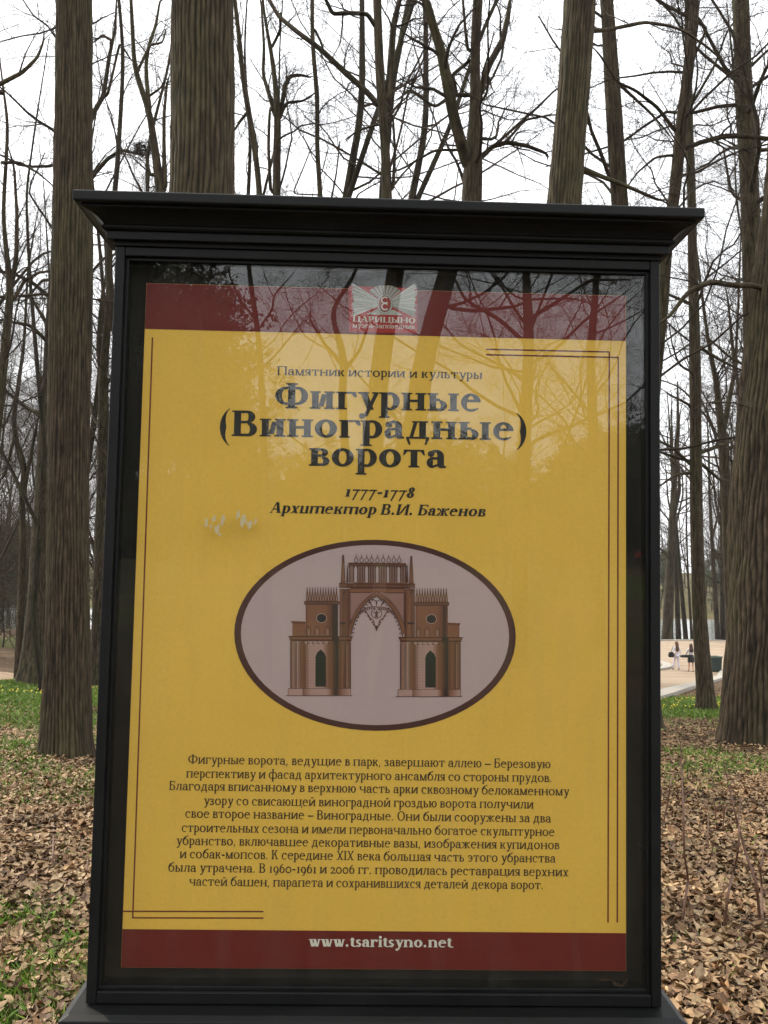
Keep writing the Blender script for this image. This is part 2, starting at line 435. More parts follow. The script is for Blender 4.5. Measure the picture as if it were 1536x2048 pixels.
# ------------------------------------------------------------------ serif lettering
X_H, CAP, ASC, DSC = 100.0, 144.0, 157.0, -45.0
class Font:
    def __init__(s, bold=False, italic=False):
        s.s, s.t, s.f, s.p = (35, 14.5, 9, 11) if bold else (21, 12, 8.5, 9)
        s.bold, s.italic = bold, italic
        s.k = 1.0 if bold else .88
        s.cache = {}
    # primitives return lists of polygons
    def R(s, x0, y0, x1, y1): return [[(x0, y0), (x1, y0), (x1, y1), (x0, y1)]]
    def stem(s, x, y0, y1, top='b', bot='b', w=None):
        w = w or s.s; P = s.R(x, y0, x + w, y1); p, f = s.p, s.f
        if bot: P += s.R(x - (p if bot in 'bl' else 0), y0, x + w + (p if bot in 'br' else 0), y0 + f)
        if top: P += s.R(x - (p if top in 'bl' else 0), y1 - f, x + w + (p if top in 'br' else 0), y1)
        return P
    def arc(s, cx, cy, rx, ry, a0, a1, sx=None, sy=None, e0=1.0, e1=1.0, n=14):
        sx = s.s if sx is None else sx; sy = s.t if sy is None else sy
        P = []; pts = []
        for i in range(n + 1):
            u = i / n; a = math.radians(a0 + (a1 - a0) * u)
            k = e0 + (1 - e0) * min(1, u * 2) if u < .5 else 1 + (e1 - 1) * (u - .5) * 2
            c, d = math.cos(a), math.sin(a)
            pts.append(((cx + rx * c, cy + ry * d), (cx + (rx - sx * k) * c, cy + (ry - sy * (k if abs(c) > .5 else 1)) * d)))
        for i in range(n): P.append([pts[i][0], pts[i + 1][0], pts[i + 1][1], pts[i][1]])
        return P
    def D(s, x0, y0, x1, y1, w):
        return [[(x0, y0), (x0 + w, y0), (x1 + w, y1), (x1, y1)]]
    def ball(s, x, y, r): return [[(x + r * math.cos(a), y + r * math.sin(a)) for a in np.linspace(0, 2 * math.pi, 11)[:-1]]]
    def glyph(s, ch):
        if ch not in s.cache: s.cache[ch] = s.make(ch)
        return s.cache[ch]
    def make(s, ch):
        S, T, Fh, p, k = s.s, s.t, s.f, s.p, s.k
        W = lambda v: v * k
        lat = {'a': 'а', 'e': 'е', 'o': 'о', 'y': 'у', 'X': 'Х', 'p': 'р', 'c': 'с'}
        ch = lat.get(ch, ch)
        m2 = W(104)          # inner two-stem span (left of first to left of second)
        a0 = p + 2
        xr = a0 + m2 - S + 6
        o = s
        if ch == ' ': return [], 48 * k
        if ch == '.': return o.ball(a0 + S * .4, S * .45 + 1, max(9, S * .52)), a0 + S + 14
        if ch == ',': return o.ball(a0 + S * .4, S * .45, max(9, S * .5)) + o.D(a0 - 6, -30, a0 + S * .4, 8, max(5, S * .4)), a0 + S + 14
        if ch == '-': return o.R(8, 42, 56 if not s.bold else 62, 42 + T * 1.9), 66
        if ch == '–': return o.R(4, 42, 100, 42 + T * 1.5), 106
        if ch == '(': return o.arc(96, 50, 90, 118, 118, 242, S * .95, 4, .2, .2), 62
        if ch == ')': return o.arc(-32, 50, 90, 118, -62, 62, S * .95, 4, .2, .2), 62
        if ch == 'п': return o.stem(a0, 0, 100) + o.stem(xr, 0, 100) + o.R(a0 + S, 100 - Fh - 2, xr, 100), xr + S + a0
        if ch == 'н': return o.stem(a0, 0, 100) + o.stem(xr, 0, 100) + o.R(a0 + S, 47, xr, 47 + T), xr + S + a0
        if ch == 'и':
            if s.italic: return o.stem(a0, 0, 100, 'l', None) + o.stem(xr - 6, 0, 100, 'l', 'r') + o.arc(a0 + S * .5 + (xr - a0) / 2 - 4, 26, (xr - a0) / 2 + S * .4, 27, 180, 300, S * .9, T), xr + S + 4
            return o.stem(a0, 0, 100) + o.stem(xr, 0, 100) + o.D(a0 + S - 1, 14, xr - T * 1.6, 84, T * 1.9), xr + S + a0
        if ch == 'й':
            g, w = o.make('и'); return g + o.arc(w / 2, 140, 26, 22, 190, 350, 10, T * 1.3), w
        if ch == 'ц':
            return o.stem(a0, 0, 100) + o.stem(xr, 0, 100) + o.R(a0 + S, 0, xr, Fh + 2) + o.R(xr + S, 0, xr + S + p + 4, Fh + 2) + o.D(xr + S + p - 4, -32, xr + S + p - 2, 2, T), xr + S + a0 + 4
        if ch in 'шщ':
            q = W(78); g = []
            for i in range(3): g += o.stem(a0 + q * i, 0, 100)
            g += o.R(a0 + S, 0, a0 + 2 * q, Fh + 2)
            e = a0 + 2 * q + S
            if ch == 'щ': g += o.R(e, 0, e + p + 4, Fh + 2) + o.D(e + p - 4, -32, e + p - 2, 2, T)
            return g, e + a0 + (4 if ch == 'щ' else 0)
        if ch == 'о': r = W(57); return o.arc(r + 4, 50, r, 52, 0, 360, S * 1.05, T, n=28), 2 * r + 9
        if ch == 'с': r = W(52); return o.arc(r + 4, 50, r, 52, 48, 318, S, T, 1, .25, 22) + o.ball(r + 4 + r * .60, 80, S * .42 + 3), 2 * r + 4
        if ch == 'е':
            r = W(53); return o.arc(r + 4, 50, r, 52, 4, 322, S, T, 1, .25, 26) + o.R(r * .3 + 4, 52, 2 * r + 1, 52 + T), 2 * r + 8
        if ch == 'э': r = W(50); return o.arc(r, 50, r, 52, -135, 135, S, T, .3, 1, 22) + o.R(r * .7, 48, 2 * r - 6, 48 + T) + o.ball(r * .42, 82, S * .4 + 3), 2 * r + 6
        if ch == 'а':
            x1 = W(92) - S + 2; cxa = (x1 + S + 12) / 2; rxa = cxa - 12
            g = o.R(x1, 10, x1 + S, 66) + o.arc(cxa, 66, rxa, 36, 0, 152, S, T * 1.1, 1, .5) + o.ball(12 + S * .42, 78, S * .40 + 4)
            g += o.arc(x1 * .5 + 4, 29, x1 * .5, 31, 84, 276, S * .95, T) + o.R(x1 * .5 + 2, 60 - T, x1 + 1, 60) + [[(x1 * .5 + 4, -2), (x1 * .5 + 4, T - 2), (x1 + 2, 22), (x1 + 2, 10)]]
            g += [[(x1 + S - 1, 16), (x1 + S + 12, 8), (x1 + S + 12, 1), (x1 + S * .4, -2), (x1, 10)]]
            return g, x1 + S + 14
        if ch == 'б':
            r = W(56); return o.arc(r + 4, 50, r, 52, 0, 360, S, T, n=26) + o.arc(r + 20, 62, r + 16, 78, 100, 200, S * .85, T * 2.2, 1, .7) + o.D(r + 6, 128, r + 30, 150, r * .5), 2 * r + 9
        if ch == 'в':
            x = a0 + S; g = o.stem(a0, 0, 100, 'l', 'l')
            g += o.R(x, 100 - T, x + W(20), 100) + o.R(x, 51, x + W(22), 51 + T) + o.R(x, 0, x + W(22), T)
            g += o.arc(x + W(18), 75.5, W(34), 24.5, -90, 90, S * .85, T) + o.arc(x + W(20), 27, W(40), 28, -90, 90, S * .95, T)
            return g, x + W(64)
        if ch in 'ьы':
            x = a0 + S; g = o.stem(a0, 0, 100, 'b', 'l') + o.R(x, 55, x + W(20), 55 + T) + o.R(x, 0, x + W(20), T) + o.arc(x + W(18), 29, W(40), 32, -90, 90, S * .95, T)
            e = x + W(60)
            if ch == 'ы': g += o.stem(e + p + 4, 0, 100); e += p * 2 + S + 4
            return g, e + 5
        if ch == 'г':
            x = a0 + S; e = x + W(54)
            return o.stem(a0, 0, 100, 'l', 'b') + o.R(x, 100 - Fh - 2, e, 100) + o.D(e - 3, 70, e - 11, 100, T) + [[(e - 22, 93), (e, 93), (e + 3, 70), (e - 4, 70)]], e + 6
        if ch == 'т':
            if s.italic:
                q = W(76); g = []
                for i in range(3): g += o.stem(a0 + q * i, 0, 100, 'l' if i == 0 else None, 'r' if i == 2 else None)
                for i in range(2): g += o.arc(a0 + q * (i + .5) + S * .5, 72, q / 2 + S * .5, 29, 0, 130, S, T)
                return g, a0 + 2 * q + S + 6
            w = W(112); c = w / 2
            g = o.stem(c - S / 2 + 3, 0, 100, None, 'b') + o.R(6, 100 - Fh - 2, w, 100)
            return g + [[(6, 95), (28, 95), (9, 68), (2, 68)], [(w - 22, 95), (w, 95), (w + 4, 68), (w - 3, 68)]], w + 6
        if ch == 'д':
            w = W(122); x = w - S - 16
            g = o.R(4, 0, w, Fh + 2) + o.R(x, 0, x + S, 100) + o.R(W(34), 100 - Fh, x + S + p, 100) + o.D(W(20), 4, W(44), 96, T * 1.3) + o.R(W(44), 93, x, 98)
            return g + [[(4, 0), (4 + T, -34), (4 + T * 1.6, -34), (20, 0)], [(w, 0), (w - T, -34), (w - T * 1.6, -34), (w - 16, 0)]], w + 6
        if ch == 'л':
            x = W(104) - S + 2
            return o.stem(x, 0, 100) + o.R(W(26), 100 - Fh - 1, x, 100) + o.D(W(18), 10, W(36), 96, T * 1.4) + o.ball(S * .4 + 6, S * .38, S * .38 + 3), x + S + a0
        if ch == 'м':
            w = W(138); x = w - S - 2; mid = (a0 + x) / 2
            return o.stem(a0, 0, 100, 'l', 'b', T * 1.4) + o.stem(x, 0, 100, 'r') + o.D(mid, 0, a0, 100, S * .95) + o.D(mid + S * .3, 0, x - 1, 100, T * 1.3), x + S + a0
        if ch == 'р':
            x = a0 + S; return o.stem(a0, DSC, 100, 'l', 'b') + o.arc(x + W(12), 50, W(52), 52, -115, 115, S, T, n=18), x + W(68)
        if ch == 'к':
            x = a0 + S; e = x + W(62)
            return o.stem(a0, 0, 100) + o.R(x, 47, x + 14, 47 + T) + o.D(x + 10, 50, e - 26, 90, T * 1.6) + o.ball(e - 12, 88, S * .38 + 3) + o.D(e - S * .8, 4, x + 8, 54, S) + o.R(e - S, 0, e + p, Fh), e + p + 2
        if ch == 'ж':
            w = W(168); c = w / 2; g = o.stem(c - S / 2, 0, 100)
            for q in (-1, 1):
                xx = lambda v: c + q * v
                g += [[(xx(S / 2 - 2), 52), (xx(S / 2 + T), 52), (xx(w * .36), 92), (xx(w * .36 - T * 1.8), 92)]] + o.ball(xx(w * .40), 88, S * .36 + 3)
                g += [[(xx(S / 2), 56), (xx(S / 2 + 4 + S * .3), 56), (xx(w * .46), 3), (xx(w * .46 - S), 3)], [(xx(w * .5), 0), (xx(w * .5), Fh), (xx(w * .5 - S - 8), Fh), (xx(w * .5 - S - 8), 0)]]
            return g, w + 4
        if ch == 'з':
            r = W(38); return o.arc(r, 75, r, 27, -90, 150, S * .85, T) + o.arc(r, 26, r + 5, 28, -150, 90, S * .95, T) + o.ball(S * .4 + 6, 80, S * .36 + 2) + o.ball(S * .4 + 4, 14, S * .36 + 2) + o.R(r * .6, 50, r + 4, 50 + T), 2 * r + 12
        if ch in 'уv':
            w = W(116)
            g = o.D(W(56), 0, W(18), 100, S * 1.02) + o.R(W(6), 100 - Fh, W(26) + S + 4, 100) + o.R(w - W(34), 100 - Fh, w, 100)
            if ch == 'у': return g + o.D(W(36), -38, w - W(20), 98, T * 1.5) + o.ball(W(30), -36, S * .36 + 4), w - 2
            return g + o.D(W(56) + S * .5, 0, w - W(20), 98, T * 1.5), w - 2
        if ch == 'w':
            w = W(168); g = []
            for q in (0, W(52)): g += o.D(q + W(38), 0, q + W(12), 100, S) + o.D(q + W(40) + S * .5, 0, q + W(64) + S * .4, 98, T * 1.4)
            return g + o.R(2, 100 - Fh, 30 + S, 100) + o.R(w - 44, 100 - Fh, w - 8, 100), w - 8
        if ch == 'х':
            w = W(110)
            return o.D(w - S - 12, 0, 12, 100, S * 1.02) + o.D(14, 2, w - 22, 98, T * 1.5) + o.R(2, 0, 36, Fh) + o.R(w - S - 22, 0, w, Fh) + o.R(2, 100 - Fh, 20 + S, 100) + o.R(w - 34, 100 - Fh, w - 4, 100), w + 2
        if ch == 'ч': return o.stem(xr - 4, 0, 100) + o.stem(a0, 62, 100, 'b', None) + o.arc(a0 + W(40), 66, W(40), 28, 180, 290, S, T) + o.R(a0 + W(44), 38, xr, 38 + T), xr + S + a0 - 4
        if ch == 'ф':
            r = W(50); c = r * 1.65; return o.stem(c - S / 2, DSC, ASC - 6) + o.arc(c - r * .62, 50, r, 52, 60, 300, S * .95, T, n=20) + o.arc(c + r * .62, 50, r, 52, -120, 120, S * .95, T, n=20), 2 * c
        if ch == 'ю':
            x = a0 + S; r = W(50); return o.stem(a0, 0, 100) + o.R(x, 47, x + 20, 47 + T) + o.arc(x + 16 + r, 50, r, 52, 0, 360, S, T, n=26), x + 20 + 2 * r
        if ch == 'я':
            x = W(88) - S; return o.stem(x, 0, 100, 'r', 'r') + o.R(W(30), 100 - T, x, 100) + o.R(W(32), 44, x, 44 + T) + o.arc(W(34), 72, W(30), 29, 90, 270, S * .9, T) + o.D(6, 3, x - S * .2, 47, S * .8) + o.R(0, 0, 20, Fh), x + S + a0
        # latin
        if ch == 't': return o.R(a0 + 2, 14, a0 + 2 + S, 122) + o.R(0, 100 - Fh, W(66), 100) + o.arc(a0 + S + 20, 24, 22 + S * .8, 26, 180, 300, S * .9, T), W(74)
        if ch == 's': r = W(34); return o.arc(r + 5, 74, r, 28, 20, 250, S * .85, T) + o.arc(r + 4, 28, r, 30, -160, 80, S * .85, T) + o.D(r + S * .2, 34, r - S * .9, 60, S * 1.2), 2 * r + 12
        if ch == 'r': return o.stem(a0, 0, 100, 'l', 'b') + o.arc(a0 + S + 22, 66, 32, 36, 50, 170, S * .5, T) + o.ball(a0 + S + 38, 84, S * .38 + 3), a0 + S + 54
        if ch == 'i': return o.stem(a0, 0, 100, 'l', 'b') + o.ball(a0 + S / 2, 132, S * .5 + 2), a0 * 2 + S
        if ch == 'n': return o.stem(a0, 0, 100, 'l', 'b') + o.stem(xr, 0, 68, None, 'b') + o.arc((a0 + xr + S) / 2 + 3, 66, (xr + S - a0) / 2 - 3, 36, 0, 130, S, T), xr + S + a0
        # capitals
        C = CAP
        if ch == 'П': x2 = a0 + W(112); return o.stem(a0, 0, C) + o.stem(x2, 0, C) + o.R(a0, C - Fh - 3, x2, C), x2 + S + a0
        if ch == 'Н': x2 = a0 + W(112); return o.stem(a0, 0, C) + o.stem(x2, 0, C) + o.R(a0 + S, 70, x2, 70 + T), x2 + S + a0
        if ch == 'И': x2 = a0 + W(112); return o.stem(a0, 0, C) + o.stem(x2, 0, C) + o.D(a0 + S - 1, 18, x2 - T * 1.6, C - 22, T * 1.9), x2 + S + a0
        if ch == 'Ц': x2 = a0 + W(108); return o.stem(a0, 0, C) + o.stem(x2, 0, C) + o.R(a0, 0, x2, Fh + 3) + o.R(x2 + S, 0, x2 + S + p + 5, Fh + 3) + o.D(x2 + S + p - 4, -36, x2 + S + p - 2, 2, T * 1.2), x2 + S + a0 + 6
        if ch == 'I': return o.stem(a0, 0, C), a0 * 2 + S
        if ch == 'Ф': r = W(58); c = r * 1.55; return o.stem(c - S * .55, 0, C, w=S * 1.1) + o.arc(c - r * .5, 72, r, 52, 75, 285, S, T, n=20) + o.arc(c + r * .5, 72, r, 52, -105, 105, S, T, n=20), 2 * c + 2
        if ch == 'О': r = W(72); return o.arc(r + 5, 72, r, 75, 0, 360, S * 1.1, T, n=30), 2 * r + 10
        if ch == 'В':
            x = a0 + S; return o.stem(a0, 0, C, 'l', 'l') + o.R(x, C - T, x + W(34), C) + o.R(x, 72, x + W(36), 72 + T) + o.R(x, 0, x + W(38), T) + o.arc(x + W(32), 109, W(40), 35, -90, 90, S, T) + o.arc(x + W(34), 39, W(48), 40, -90, 90, S * 1.05, T), x + W(90)
        if ch in 'РP':
            x = a0 + S; return o.stem(a0, 0, C, 'l', 'b') + o.R(x, C - T, x + W(32), C) + o.R(x, 62, x + W(32), 62 + T) + o.arc(x + W(30), 103, W(46), 41, -90, 90, S, T), x + W(82)
        if ch == 'Б':
            x = a0 + S; e = x + W(66); return o.stem(a0, 0, C, 'l', 'l') + o.R(x, C - Fh - 3, e, C) + o.D(e - 4, C - 34, e - 8, C, T) + o.R(x, 80, x + W(32), 80 + T) + o.R(x, 0, x + W(34), T) + o.arc(x + W(30), 43, W(48), 44, -90, 90, S, T), x + W(86)
        if ch == 'Ы':
            g, w = o.make('ь'); x = a0 + S; g = o.stem(a0, 0, C, 'b', 'l') + o.R(x, 80, x + W(26), 80 + T) + o.R(x, 0, x + W(28), T) + o.arc(x + W(24), 43, W(46), 44, -90, 90, S, T)
            e = x + W(76); return g + o.stem(e + p, 0, C), e + 2 * p + S + 4
        if ch == 'А':
            w = W(146); c = w / 2; return [[(c - T, C), (c + S * .6, C), (w - 6, 0), (w - 6 - S * 1.1, 0)]] + [[(c - T, C), (c + 2, C), (22, 0), (14, 0)]] + o.R(w * .26, 44, w * .7, 44 + T) + o.R(0, 0, 36, Fh) + o.R(w - S - 22, 0, w + 4, Fh), w + 4
        if ch == 'К':
            x = a0 + S; e = x + W(88); return o.stem(a0, 0, C) + o.D(x + 2, 66, e - 34, C - 4, T * 1.7) + o.D(e - S - 4, 0, x + 16, 84, S) + o.R(e - S - 14, 0, e + 6, Fh) + o.R(e - 48, C - Fh, e - 6, C), e + 8
        if ch == 'Х':
            w = W(140); return o.D(w - S - 16, 0, 14, C, S) + o.D(14, 0, w - 26, C, T * 1.4) + o.R(0, 0, 38, Fh) + o.R(w - S - 24, 0, w, Fh) + o.R(4, C - Fh, 24 + S, C) + o.R(w - 42, C - Fh, w - 4, C), w + 2
        # old-style figures
        if ch == '0': r = W(54); return o.arc(r + 4, 50, r, 52, 0, 360, S * .8, T * 1.3, n=28), 2 * r + 9
        if ch == '1': return o.stem(a0 + 12, 0, 100, 'l', 'b'), a0 * 2 + S + 20
        if ch == '2': r = W(40); return o.arc(r + 4, 66, r, 36, -20, 165, S, T) + o.D(6, 6, 2 * r - S * .6, 58, S * .7) + o.R(6, 0, 2 * r + 6, S * .7) + o.D(2 * r + 2, 0, 2 * r + 8, 26, T), 2 * r + 14
        if ch == '7': w = W(92); return o.R(6, 100 - S * .55, w, 100) + o.D(W(22), DSC, w - T * 2.2, 100, S * .55) + o.D(4, 76, 8, 100, T), w + 2
        if ch == '8': r = W(40); return o.arc(r + 8, 108, r * .9, 35, 0, 360, S * .9, T * 1.2, n=22) + o.arc(r + 6, 37, r + 2, 39, 0, 360, S, T * 1.2, n=22), 2 * r + 14
        if ch == '6': r = W(48); return o.arc(r + 5, 47, r, 49, 0, 360, S, T, n=24) + o.arc(r + 30, 50, r + 26, 92, 100, 190, S * .8, T), 2 * r + 10
        if ch == '9': r = W(48); return o.arc(r + 5, 53, r, 49, 0, 360, S, T, n=24) + o.arc(r - 20, 50, r + 26, 92, -80, 10, S * .8, T), 2 * r + 10
        raise ValueError('no glyph ' + ch)

class Print:
    """flat ink shapes on the poster; local (u, z) with a tiny proud offset per shape"""
    def __init__(s, lift): s.v, s.f, s.c, s.lift, s.i = [], [], [], lift, 0
    def poly(s, pts, col, lift=None):
        y = -(s.lift if lift is None else lift) - (s.i % 7) * 1.2e-5
        s.i += 1
        # keep winding facing the viewer (-y)
        ar = sum(pts[i][0] * pts[(i + 1) % len(pts)][1] - pts[(i + 1) % len(pts)][0] * pts[i][1] for i in range(len(pts)))
        if ar < 0: pts = pts[::-1]
        b = len(s.v)
        s.v += [(p[0], y, p[1]) for p in pts]; s.c += [col[:3]] * len(pts)
        s.f.append(tuple(range(b, b + len(pts))))
    def px(s, pts, col, lift=None): s.poly([on_board(*p) for p in pts], col, lift)
    def build(s, name, parent, material=None):
        me = bpy.data.meshes.new(name); me.from_pydata(s.v, [], s.f)
        a = me.color_attributes.new('Col', 'FLOAT_COLOR', 'POINT')
        a.data.foreach_set('color', np.array([tuple(c) + (1.0,) for c in s.c], np.float32).ravel())
        return link(name, me, material or M_PRINT, parent)

FONTS = {}
def text(pr, string, xl, yl, xr, yr, xh, col, bold=False, italic=False, lift=None, capscale=1.0):
    key = (bold, italic)
    if key not in FONTS: FONTS[key] = Font(bold, italic)
    fo = FONTS[key]
    tot = 0; lay = []
    for ch in string:
        g, w = fo.glyph(ch)
        lay.append((tot, g)); tot += w + (3 if fo.bold else 4)
    tot -= 6
    A, B = np.array(on_board(xl, yl)), np.array(on_board(xr, yr))
    ux = (B - A) / tot
    uy = np.array([-(B - A)[1], (B - A)[0]]); uy /= np.linalg.norm(uy)
    uy *= xh * 1.583 / F_PX / X_H
    sl = .23 * np.linalg.norm(uy) / np.linalg.norm(ux) if italic else 0
    for x0, g in lay:
        for poly in g:
            pr.poly([tuple(A + ux * (x0 + x + sl * y) + uy * y) for x, y in poly], col, lift)

# ------------------------------------------------------------------ the information board
GZ = float(zg(0, 1.6))
board = empty('information_board', (BC[0], BC[1], 0.0), 'black cornice-topped wooden display board holding a yellow and dark red Cyrillic poster behind glass', 'information board', rz=YAW)
FRONT = -0.034
PB = .0215
def ob(x, y, c): return on_board(x, y, c)
oL0, oL1 = ob(226, 500, FRONT), ob(176, 2005, FRONT)
oR0, oR1 = ob(1323, 540, FRONT), ob(1320, 2012, FRONT)
wl = (oL0[0] + oL1[0]) / 2; wr = (oR0[0] + oR1[0]) / 2
zt = (ob(228, 492, FRONT)[1] + ob(1323, 522, FRONT)[1]) / 2
zb = (ob(190, 2010, FRONT)[1] + ob(1310, 2014, FRONT)[1]) / 2
RAIL = 0.0165
BACK = .09
# case and backing
MB().box(wl + .004, wr - .004, .0275, BACK, zb + .004, zt - .004).build('case_back', M_PAINT, board)
MB().box(wl + .010, wr - .010, PB, .027, zb + .010, zt - .010).build('backing_panel', M_MAT, board)
for nm, args in (('frame_stile', (wl, wl + RAIL, FRONT, .027, zb, zt)), ('frame_stile', (wr - RAIL, wr, FRONT, .027, zb, zt)),
                 ('frame_rail', (wl + RAIL + .0005, wr - RAIL - .0005, FRONT + .001, .027, zt - RAIL, zt)), ('frame_rail', (wl + RAIL + .0005, wr - RAIL - .0005, FRONT + .001, .027, zb, zb + RAIL + .003))):
    MB().box(*args).build(nm, M_PAINT, board, bevel=.0018)
# inner glazing beads
gb = .006
for args in ((wl + RAIL, wl + RAIL + gb, FRONT + .008, -.0215, zb + RAIL + .004, zt - RAIL - .001), (wr - RAIL - gb, wr - RAIL, FRONT + .008, -.0215, zb + RAIL + .004, zt - RAIL - .001),
             (wl + RAIL + gb, wr - RAIL - gb, FRONT + .008, -.0215, zt - RAIL - gb, zt - RAIL - .0005), (wl + RAIL + gb, wr - RAIL - gb, FRONT + .008, -.0215, zb + RAIL + .0035, zb + RAIL + .0035 + gb)):
    MB().box(*args).build('glazing_bead', M_PAINT, board, bevel=.001)
MB().box(wl + RAIL - .006, wr - RAIL + .006, -.021, -.017, zb + .010, zt - .010).build('glass_pane', M_GLASS, board)
# cornice swept round front and sides
ZC = zt
def cornice_ring(p, z): return [(wl - p, FRONT - p, z), (wr + p, FRONT - p, z), (wr + p, BACK + p, z), (wl - p, BACK + p, z)]
ztop = ob(768, 397, FRONT - .056)[1]
Hc = ztop - ZC
def prof(name, pts):
    mb = MB(); mb.rings([cornice_ring(p * .83, ZC + z * Hc) for p, z in pts]); return mb.build(name, M_PAINT, board, bevel=.0012)
prof('cornice_base', [(.004, .0), (.004, .10), (.016, .105), (.016, .30)])
prof('cornice_bead', [(.018, .303), (.022, .31), (.026, .35), (.026, .38), (.022, .42), (.020, .425)])
prof('cornice_cove', [(.021, .428), (.024, .48), (.031, .56), (.042, .63), (.055, .675), (.058, .68), (.058, .735)])
prof('cornice_cap', [(.061, .738), (.069, .745), (.071, .78), (.071, .97), (.068, 1.0)])
# ledge, pedestal
e_ = .031
def rect(x0, x1, y0, y1, z): return [(x0, y0, z), (x1, y0, z), (x1, y1, z), (x0, y1, z)]
lz = zb - .002
MB().rings([rect(wl - e_, wr + e_, FRONT - e_ - .012, BACK + .02, lz - .035), rect(wl - e_, wr + e_, FRONT - e_ - .012, BACK + .02, lz - .006), rect(wl - e_ + .012, wr + e_ - .012, FRONT - e_, BACK + .01, lz)]).build('ledge', M_PAINT, board, bevel=.002)
MB().box(wl + .01, wr - .01, FRONT + .0, BACK - .0, lz - .13, lz - .036).build('apron', M_PAINT, board, bevel=.002)
for x in (wl + .02, wr - .12):
    MB().box(x, x + .10, FRONT + .01, BACK - .01, GZ - .3, lz - .131).build('post', M_PAINT, board, bevel=.003)
# poster sheet
def rc(pr, x0, y0, x1, y1, col, lift=None): pr.px([(x0, y0), (x1, y0), (x1, y1), (x0, y1)], col, lift)
pTL, pTR = on_board(291, 568), on_board(1251, 590)
pBL, pBR = on_board(244, 1936), on_board(1253, 1941)
u0, u1 = (pTL[0] + pBL[0]) / 2, (pTR[0] + pBR[0]) / 2
z1, z0 = (pTL[1] + pTR[1]) / 2, (pBL[1] + pBR[1]) / 2
poster = MB().box(u0, u1, 0.0, PB - .0003, z0, z1).build('poster', M_YEL, board)
DRED = (.135, .0075, .0040)
INK = (.020, .017, .014)
LINE = (.17, .026, .012)
CREAM = (.72, .66, .55)
zy1 = (on_board(290, 658)[1] + on_board(1252, 682)[1]) / 2
zy0 = (on_board(245, 1858)[1] + on_board(1252, 1866)[1]) / 2
pr = Print(.0004); pr.poly([(u0 + .0003, zy1), (u1 - .0003, zy1), (u1 - .0003, z1 - .0003), (u0 + .0003, z1 - .0003)], DRED); pr.build('header_band', poster)
pr = Print(.0004); pr.poly([(u0 + .0003, z0 + .0003), (u1 - .0003, z0 + .0003), (u1 - .0003, zy0), (u0 + .0003, zy0)], DRED); pr.build('footer_band', poster)
for pts in ([(303.5, 675), (306.5, 675), (267, 1836), (264, 1836)], [(246, 1821), (527, 1821.5), (527, 1824.5), (246, 1824)], [(264, 1834), (527, 1834.5), (527, 1837.5), (264, 1837)],
            [(972, 697), (1219, 702.5), (1219, 705.5), (972, 700)], [(972, 708), (1237, 713.5), (1237, 716.5), (972, 711)], [(1217, 703), (1220, 703), (1217.5, 1845), (1214.5, 1845)], [(1235, 714), (1238, 714), (1236, 1845), (1233, 1845)]):
    pr = Print(.0003); pr.px(pts, LINE); pr.build('border_line', poster)
TX = [('Памятник истории и культуры', 554, 750, 965, 758, 12.6, 0, 0, 'subtitle_lettering'),
      ('Фигурные', 549, 816.5, 962, 823, 36, 1, 0, 'title_lettering'),
      ('(Виноградные)', 437, 871.5, 1053, 881, 36, 1, 0, 'title_lettering'),
      ('ворота', 617, 931.5, 892, 936, 36, 1, 0, 'title_lettering'),
      ('1777-1778', 687, 993, 827, 996, 15, 1, 1, 'date_lettering'),
      ('Архитектор В.И. Баженов', 539, 1025.5, 970, 1033, 15, 1, 1, 'architect_lettering')]
for t_, xl, yl, xr, yr, xh, b_, i_, nm in TX:
    pr = Print(.0006); text(pr, t_, xl, yl, xr, yr, xh, INK, bool(b_), bool(i_)); pr.build(nm, poster)
BODY = [('Фигурные ворота, ведущие в парк, завершают аллею – Березовую', 376, 1527, 1101, 1536.5),
        ('перспективу и фасад архитектурного ансамбля со стороны прудов.', 372, 1555, 1104, 1564),
        ('Благодаря вписанному в верхнюю часть арки сквозному белокаменному', 338, 1580, 1138, 1591),
        ('узору со свисающей виноградной гроздью ворота получили', 407, 1609.5, 1067, 1617),
        ('свое второе название – Виноградные. Они были сооружены за два', 370, 1635, 1102, 1645),
        ('строительных сезона и имели первоначально богатое скульптурное', 363, 1663.5, 1109, 1672),
        ('убранство, включавшее декоративные вазы, изображения купидонов', 352, 1689.5, 1119, 1698.5),
        ('и собак-мопсов. К середине XIX века большая часть этого убранства', 359, 1716, 1111, 1725),
        ('была утрачена. В 1960-1961 и 2006 гг. проводилась реставрация верхних', 336, 1743, 1137, 1752.5),
        ('частей башен, парапета и сохранившихся деталей декора ворот.', 378, 1771, 1087, 1778.5)]
for t_, xl, yl, xr, yr in BODY:
    pr = Print(.0006); text(pr, t_, xl, yl, xr, yr, 12.3, (.045, .028, .014)); pr.build('body_lettering', poster)
pr = Print(.0008); text(pr, 'www.tsaritsyno.net', 617, 1892.5, 904, 1894.5, 13.8, CREAM, True); pr.build('web_lettering', poster)

# oval picture
def oval(pr, cx, cy, rx, ry, col, lift, n=72, rot=.012):
    pts = [(cx + rx * math.cos(a) - ry * math.sin(a) * rot * 0, cy + ry * math.sin(a) + rx * math.cos(a) * rot) for a in np.linspace(0, 2 * math.pi, n + 1)[:-1]]
    pr.px(pts, col, lift)
pr = Print(.0004)
oval(pr, 750, 1270.5, 281.5, 191, (.060, .016, .011), .0004)
pr.build('oval_border', poster)
PBG = (.48, .335, .325)
pr = Print(.0007); oval(pr, 750, 1270, 268, 180, PBG, .0007); pr.build('oval_ground', poster)

